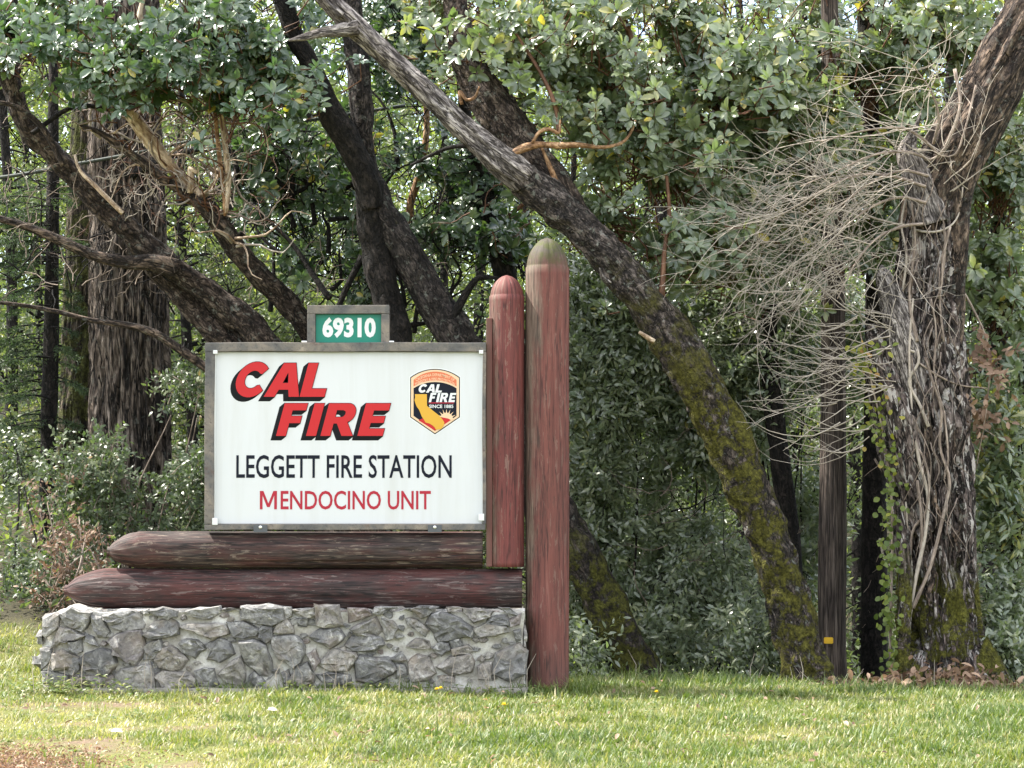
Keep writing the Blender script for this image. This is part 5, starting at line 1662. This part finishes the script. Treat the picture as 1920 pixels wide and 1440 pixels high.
def prism(name, V, Fs, y_front, y_back, mat, parent, shift=(0, 0), label=None):
    """solid lettering: V in world (x, z); the back outline may be shifted for a block-shadow"""
    n = len(V)
    cnt = {}
    for f in Fs:
        for a, b in zip(f, f[1:] + f[:1]):
            cnt[(a, b)] = 1
    side = [(a, b) for (a, b) in cnt if (b, a) not in cnt]
    A = np.column_stack([V[:, 0], np.full(n, y_front), V[:, 1]])
    B = np.column_stack([V[:, 0] + shift[0], np.full(n, y_back), V[:, 1] + shift[1]])
    me = bpy.data.meshes.new(name)
    org = np.array(parent_loc(parent))
    me.from_pydata((np.vstack([A, B]) - org).tolist(), [], [list(f) for f in Fs] + [[q + n for q in f[::-1]] for f in Fs] + [[b, a, a + n, b + n] for a, b in side])
    return link(name, me, mat, parent, label=label)


def fit(V, x0, x1, z0, z1):
    lo, hi = V.min(0), V.max(0)
    return np.column_stack([x0 + (V[:, 0] - lo[0]) / (hi[0] - lo[0]) * (x1 - x0), z0 + (V[:, 1] - lo[1]) / (hi[1] - lo[1]) * (z1 - z0)])


def text(body, px0, px1, py0, py1, mat, parent, d, name='lettering', offset=0.0, shear=0.0, label=None, th=.0015):
    V, Fs = flat_curve(body=body, offset=offset, shear=shear)
    V = fit(V, wx(px0, d), wx(px1, d), wz(py1, d), wz(py0, d))
    return prism(name, V, Fs, d - th, d - .0002, mat, parent, label=label)


def arc(cx, cy, rx, ry, a0, a1, n):
    t = np.linspace(math.radians(a0), math.radians(a1), n)
    return [(cx + rx * math.cos(q), cy + ry * math.sin(q)) for q in t]


# heavy slanted capitals, drawn upright in enlarged photo pixels (3x), y up from the baseline
def G_C(x):
    return [arc(x + 92, 97, 92, 100, 38, 322, 26) + [(x + 138, 66)] + [(x + 92 + 44 * math.cos(q), 97 + 50 * math.sin(q)) for q in np.linspace(math.radians(318), math.radians(42), 20)] + [(x + 138, 128)]]


def G_A(x):
    return [[(x, 0), (x + 60, 0), (x + 74, 40), (x + 128, 40), (x + 140, 0), (x + 198, 0), (x + 132, 190), (x + 64, 190)], [(x + 86, 78), (x + 100, 132), (x + 104, 132), (x + 117, 78)]]


def G_L(x):
    return [[(x, 0), (x + 140, 0), (x + 140, 46), (x + 56, 46), (x + 56, 190), (x, 190)]]


def G_F(x):
    return [[(x, 0), (x + 55, 0), (x + 55, 72), (x + 116, 72), (x + 116, 112), (x + 55, 112), (x + 55, 144), (x + 131, 144), (x + 131, 183), (x, 183)]]


def G_I(x):
    return [[(x, 0), (x + 56, 0), (x + 56, 183), (x, 183)]]


def G_R(x):
    return [[(x, 0), (x + 55, 0), (x + 55, 70), (x + 74, 70), (x + 118, 0), (x + 182, 0), (x + 130, 78)] + [(x + 112 + 52 * math.cos(q), 128 + 55 * math.sin(q)) for q in np.linspace(math.radians(-50), math.radians(90), 14)] + [(x, 183)],
            [(x + 55, 106), (x + 55, 145), (x + 92, 145), (x + 106, 137), (x + 108, 122), (x + 101, 110), (x + 92, 106)]]


def G_E(x):
    return [[(x, 0), (x + 142, 0), (x + 142, 41), (x + 55, 41), (x + 55, 73), (x + 128, 73), (x + 128, 111), (x + 55, 111), (x + 55, 143), (x + 139, 143), (x + 139, 183), (x, 183)]]


def word(glyphs, base, sh=.265):
    out = []
    for fn, x in glyphs:
        out += [[(X + sh * Y, base - Y) for X, Y in sp_] for sp_ in fn(x)]
    return out          # enlarged-photo pixels, y down


CALW = word([(G_C, 222), (G_A, 402), (G_L, 604)], 612)
FIREW = word([(G_F, 472), (G_I, 641), (G_R, 722), (G_E, 930)], 832)


def zoomed(sp_, k, ox, oy, d):
    return [[(float(wx(ox + x / k, d)), wz(oy + y / k, d)) for x, y in s] for s in sp_]


PY = BD - .0005
for w_, nm in ((CALW, 'upper'), (FIREW, 'lower')):
    s = zoomed(w_, 3.0, 360, 540, BD)
    px = 1 / (FPX / BD)
    V, Fs = flat_curve(s, offset=.0035)
    prism('letter_shadow', V, Fs, BD - .0035, BD - .0004, V_BLACK, board, (-9.3 * px, -7.6 * px), label='black block shadow of the %s red word' % nm)
    V, Fs = flat_curve(s)
    prism('lettering', V, Fs, BD - .0055, BD - .0036, V_RED, board, label='big slanted red %s word' % nm)
text('LEGGETT FIRE STATION', 443, 847, 853, 896.5, V_NAVY, board, BD, offset=.012, label='dark narrow lettering of the station name')
text('ENDOCINO UNIT', 526.5, 808, 920, 955.5, V_CRIM, board, BD, offset=.013, label='crimson lettering of the unit name')
V, Fs = flat_curve([[(0, 0), (0, 10), (1.7, 10), (4.1, 3.2), (6.5, 10), (8.2, 10), (8.2, 0), (6.9, 0), (6.9, 7.6), (4.75, 1.2), (3.45, 1.2), (1.3, 7.6), (1.3, 0)]])
prism('lettering', fit(V, wx(487.5, BD), wx(519.5, BD), wz(955, BD), wz(920.5, BD)), Fs, BD - .0015, BD - .0002, V_CRIM, board, label='first crimson letter of the unit name')

# emblem
EK, EX, EY = 8.473, 740, 670


def arc3(x0, y0, xm, ym, n=18):
    """circular arc from (x0,y0) over the apex (xm,ym), symmetric about xm"""
    h, s = y0 - ym, abs(xm - x0)
    r_ = (h * h + s * s) / (2 * h)
    a = math.asin(s / r_)
    t = np.linspace(-a, a, n)
    return [(xm + r_ * math.sin(q), ym + r_ - r_ * math.cos(q)) for q in t]


def shield(dx, top, sh, low, bot):
    return [arc3(640 - dx, sh, 640, top) + [(640 + dx, low), (640, bot), (640 - dx, low)]]


def emb(splines, k, mat, name, parent, label=None):
    V, Fs = flat_curve(zoomed(splines, EK, EX, EY, BD))
    return prism(name, V, Fs, BD - .0006 * (k + 1), BD - .0006 * k - .0001, mat, parent, label=label)


em = emb(shield(412, 168, 308, 962, 1240), 0, V_WHITE, 'emblem', board, 'shield emblem with a gold state outline and a rising sun')
emb(shield(396, 184, 318, 952, 1224), 1, V_BLACK, 'shield_edge', em)
emb(shield(382, 198, 328, 944, 1206), 2, V_CREAM, 'shield_border', em)
emb([arc3(298, 360, 640, 226) + [(982, 452)] + arc3(298, 462, 640, 366)[::-1] + [(298, 452)]], 3, V_ORANGE, 'shield_band', em)
emb([arc3(298, 492, 640, 392) + [(982, 930), (640, 1170), (298, 930)]], 3, V_NAVY, 'shield_field', em)
emb([[(378, 1000), (445, 968), (520, 985), (600, 1060), (690, 1060), (735, 948), (800, 955), (860, 975), (925, 975), (640, 1166)]], 4, V_RED, 'red_hills', em)
rays = []
for k in range(9):
    a = math.radians(4 + k * 21.5)
    rays.append([(822 + 100 * math.cos(a - .10), 985 - 100 * math.sin(a - .10)), (822 + 168 * math.cos(a), 985 - 168 * math.sin(a)), (822 + 100 * math.cos(a + .10), 985 - 100 * math.sin(a + .10))])
emb([[(722, 946)] + [(822 + 104 * math.cos(q), 985 - 104 * math.sin(q)) for q in np.linspace(math.radians(158), math.radians(2), 16)] + [(925, 985), (900, 1000), (850, 972)]], 5, V_CREAM, 'sun_disc', em)
for rr_ in rays:
    emb([rr_], 6, V_CREAM, 'sun_ray', em)
emb([[(318, 585), (510, 585), (512, 770), (610, 850), (712, 930), (762, 990), (790, 1040), (780, 1085), (740, 1140), (655, 1150), (632, 1110), (600, 1080), (550, 1050), (490, 1035), (462, 985), (432, 945), (410, 890), (385, 830), (350, 785), (335, 750), (312, 680), (325, 630)]], 7, V_GOLD, 'state_outline', em)


def eword(splines, x0, x1, y0, y1, k):
    s = zoomed(splines, 1, 0, 0, BD)
    V, Fs = flat_curve(s)
    V = fit(V, wx(EX + x0 / EK, BD), wx(EX + x1 / EK, BD), wz(EY + y1 / EK, BD), wz(EY + y0 / EK, BD))
    prism('emblem_lettering', V, Fs, BD - .0006 * (k + 1), BD - .0006 * k - .0001, V_WHITE, em)


eword(CALW, 380, 748, 424, 562, 5)
eword(FIREW, 540, 980, 566, 712, 5)
V, Fs = flat_curve(body='SINCE 1885', offset=.02)
V = fit(V, wx(EX + 545 / EK, BD), wx(EX + 932 / EK, BD), wz(EY + 806 / EK, BD), wz(EY + 752 / EK, BD))
prism('emblem_lettering', V, Fs, BD - .0036, BD - .003, V_WHITE, em)
emb([[(540, 716), (940, 716), (940, 732), (540, 732)]], 5, V_CRIM, 'emblem_rule', em)


def arc_text(body, apex, shoulder, x0, x1, h, k):
    """small capitals bent along the band; one flat piece of print"""
    A, FA, n0 = [], [], 0
    hh, s = shoulder - apex, 342.0
    r_ = (hh * hh + s * s) / (2 * hh)
    V, Fs = flat_curve(body=body, offset=.014, res=2)
    lo, hi = V.min(0), V.max(0)
    t = (V[:, 0] - lo[0]) / (hi[0] - lo[0])
    v = (V[:, 1] - lo[1]) / (hi[1] - lo[1]) * h
    ang = (x0 + t * (x1 - x0) - 640) / r_
    X = 640 + (r_ + v) * np.sin(ang)
    Y = apex + r_ - (r_ + v) * np.cos(ang)
    Wd = np.column_stack([[float(wx(EX + a / EK, BD)) for a in X], [wz(EY + b / EK, BD) for b in Y]])
    prism('emblem_lettering', Wd, Fs, BD - .0006 * (k + 1), BD - .0006 * k - .0001, V_CREAM, em)


arc_text('CALIFORNIA DEPARTMENT OF', 300, 418, 330, 950, 46, 4)
arc_text('FORESTRY & FIRE PROTECTION', 362, 470, 322, 958, 40, 4)

# ------------------------------------------------------------------ address sign
AD = 15.02
addr = thing('address_sign', 'small green house-number sign in a grey timber frame, on top of the white board', 'sign', (float(wx(652, AD)), AD, zo1 + .001))
AF = AD - .035
zb = zo1 + .001
box('frame_rail', wx(575, AF), wx(729, AF), AF, AD + .06, wz(588, AF), wz(572, AF), FRAME, addr, .004, wob=.001)
box('frame_stile', wx(575, AF), wx(590, AF), AF + .002, AD + .06, zb, wz(588, AF) - .001, FRAME, addr, .004)
box('frame_stile', wx(714, AF), wx(729, AF), AF + .002, AD + .06, zb, wz(588, AF) - .001, FRAME, addr, .004)
plate = box('plate', wx(590, AF) + .001, wx(714, AF) - .001, AD, AD + .012, zb + .001, wz(588, AF) - .002, V_GREEN, addr, .002)
text('69310', 603.6, 703.9, 594.7, 633.6, V_WHITE, addr, AD, 'digits', offset=.045)
for cx in (569, 733):
    box('fixing_lug', wx(cx - 5, AF), wx(cx + 5, AF), AF + .01, AF + .04, zb, zb + .012, BOLT, addr, .004)

# ------------------------------------------------------------------ small things
# short side board on the shorter post
box('edge_board', wx(911.5, LY - .09), wx(923, LY - .09), LY - .105, LY + .02, float(P(917, 1062, LY)[2]) + .002, wz(598, LY), POST2, short, .006, label='narrow brown board along the left side')


def flower(px, py, lab):
    v = -(720 - py) / FPX
    for dd in np.linspace(16.5, 10.5, 400):
        q = P(px, py, dd)
        if q[2] >= ground_z(q[0], q[1]) + .05:
            break
    t = thing('dandelion', lab, 'flower', (q[0], q[1], float(ground_z(q[0], q[1]))))
    g = Geo()
    c = np.array([q[0], q[1], q[2]])
    tube(g, [np.array(t.location), c - np.array([.004, 0, .03]), c], [.0022, .002, .002], 5, .03)
    g.build('stalk', L_GRASS, t)
    n = 34
    a = np.arange(n) * 2.4
    el = np.linspace(.1, 1.2, n)
    X = np.stack([np.cos(a) * np.cos(el), np.sin(a) * np.cos(el), np.sin(el)], -1)
    g = Geo()
    leaves(g, T_LANCE, np.repeat(c[None], n, 0), X, nrm(np.array([0, 0, 1.]) + .2 * rdir(n)), .019, .006, R(n))
    g.build('flower_head', L_FLOWER, t)


flower(819, 1293, 'yellow dandelion left of a pair at the foot of the stone wall')
flower(826, 1291, 'yellow dandelion right of a pair at the foot of the stone wall')
flower(1231, 1298, 'single yellow dandelion in the grass below the leaning trunks')
flower(945, 1322, 'lone yellow dandelion in the lawn in front of the posts')
for k, (px, py, lab) in enumerate([(500, 1337, 'pale scrap of paper-like dead leaf lying in the middle of the lawn'), (207, 1379, 'pale dead leaf lying near the orange needle litter')]):
    dd = CAMZ * FPX / (py - 882)
    c = P(px, py, dd)
    c[2] = ground_z(c[0], c[1]) + .03
    g = Geo()
    leaves(g, T_OVAL, c[None], np.array([[.9, .3, .05]]), np.array([[.1, -.4, 1.]]), .07, .045, 1.0)
    o = g.build('fallen_leaf', flat_mat('bleached_leaf', (.72, .68, .62), .7))
    tag(o, lab, 'leaf')
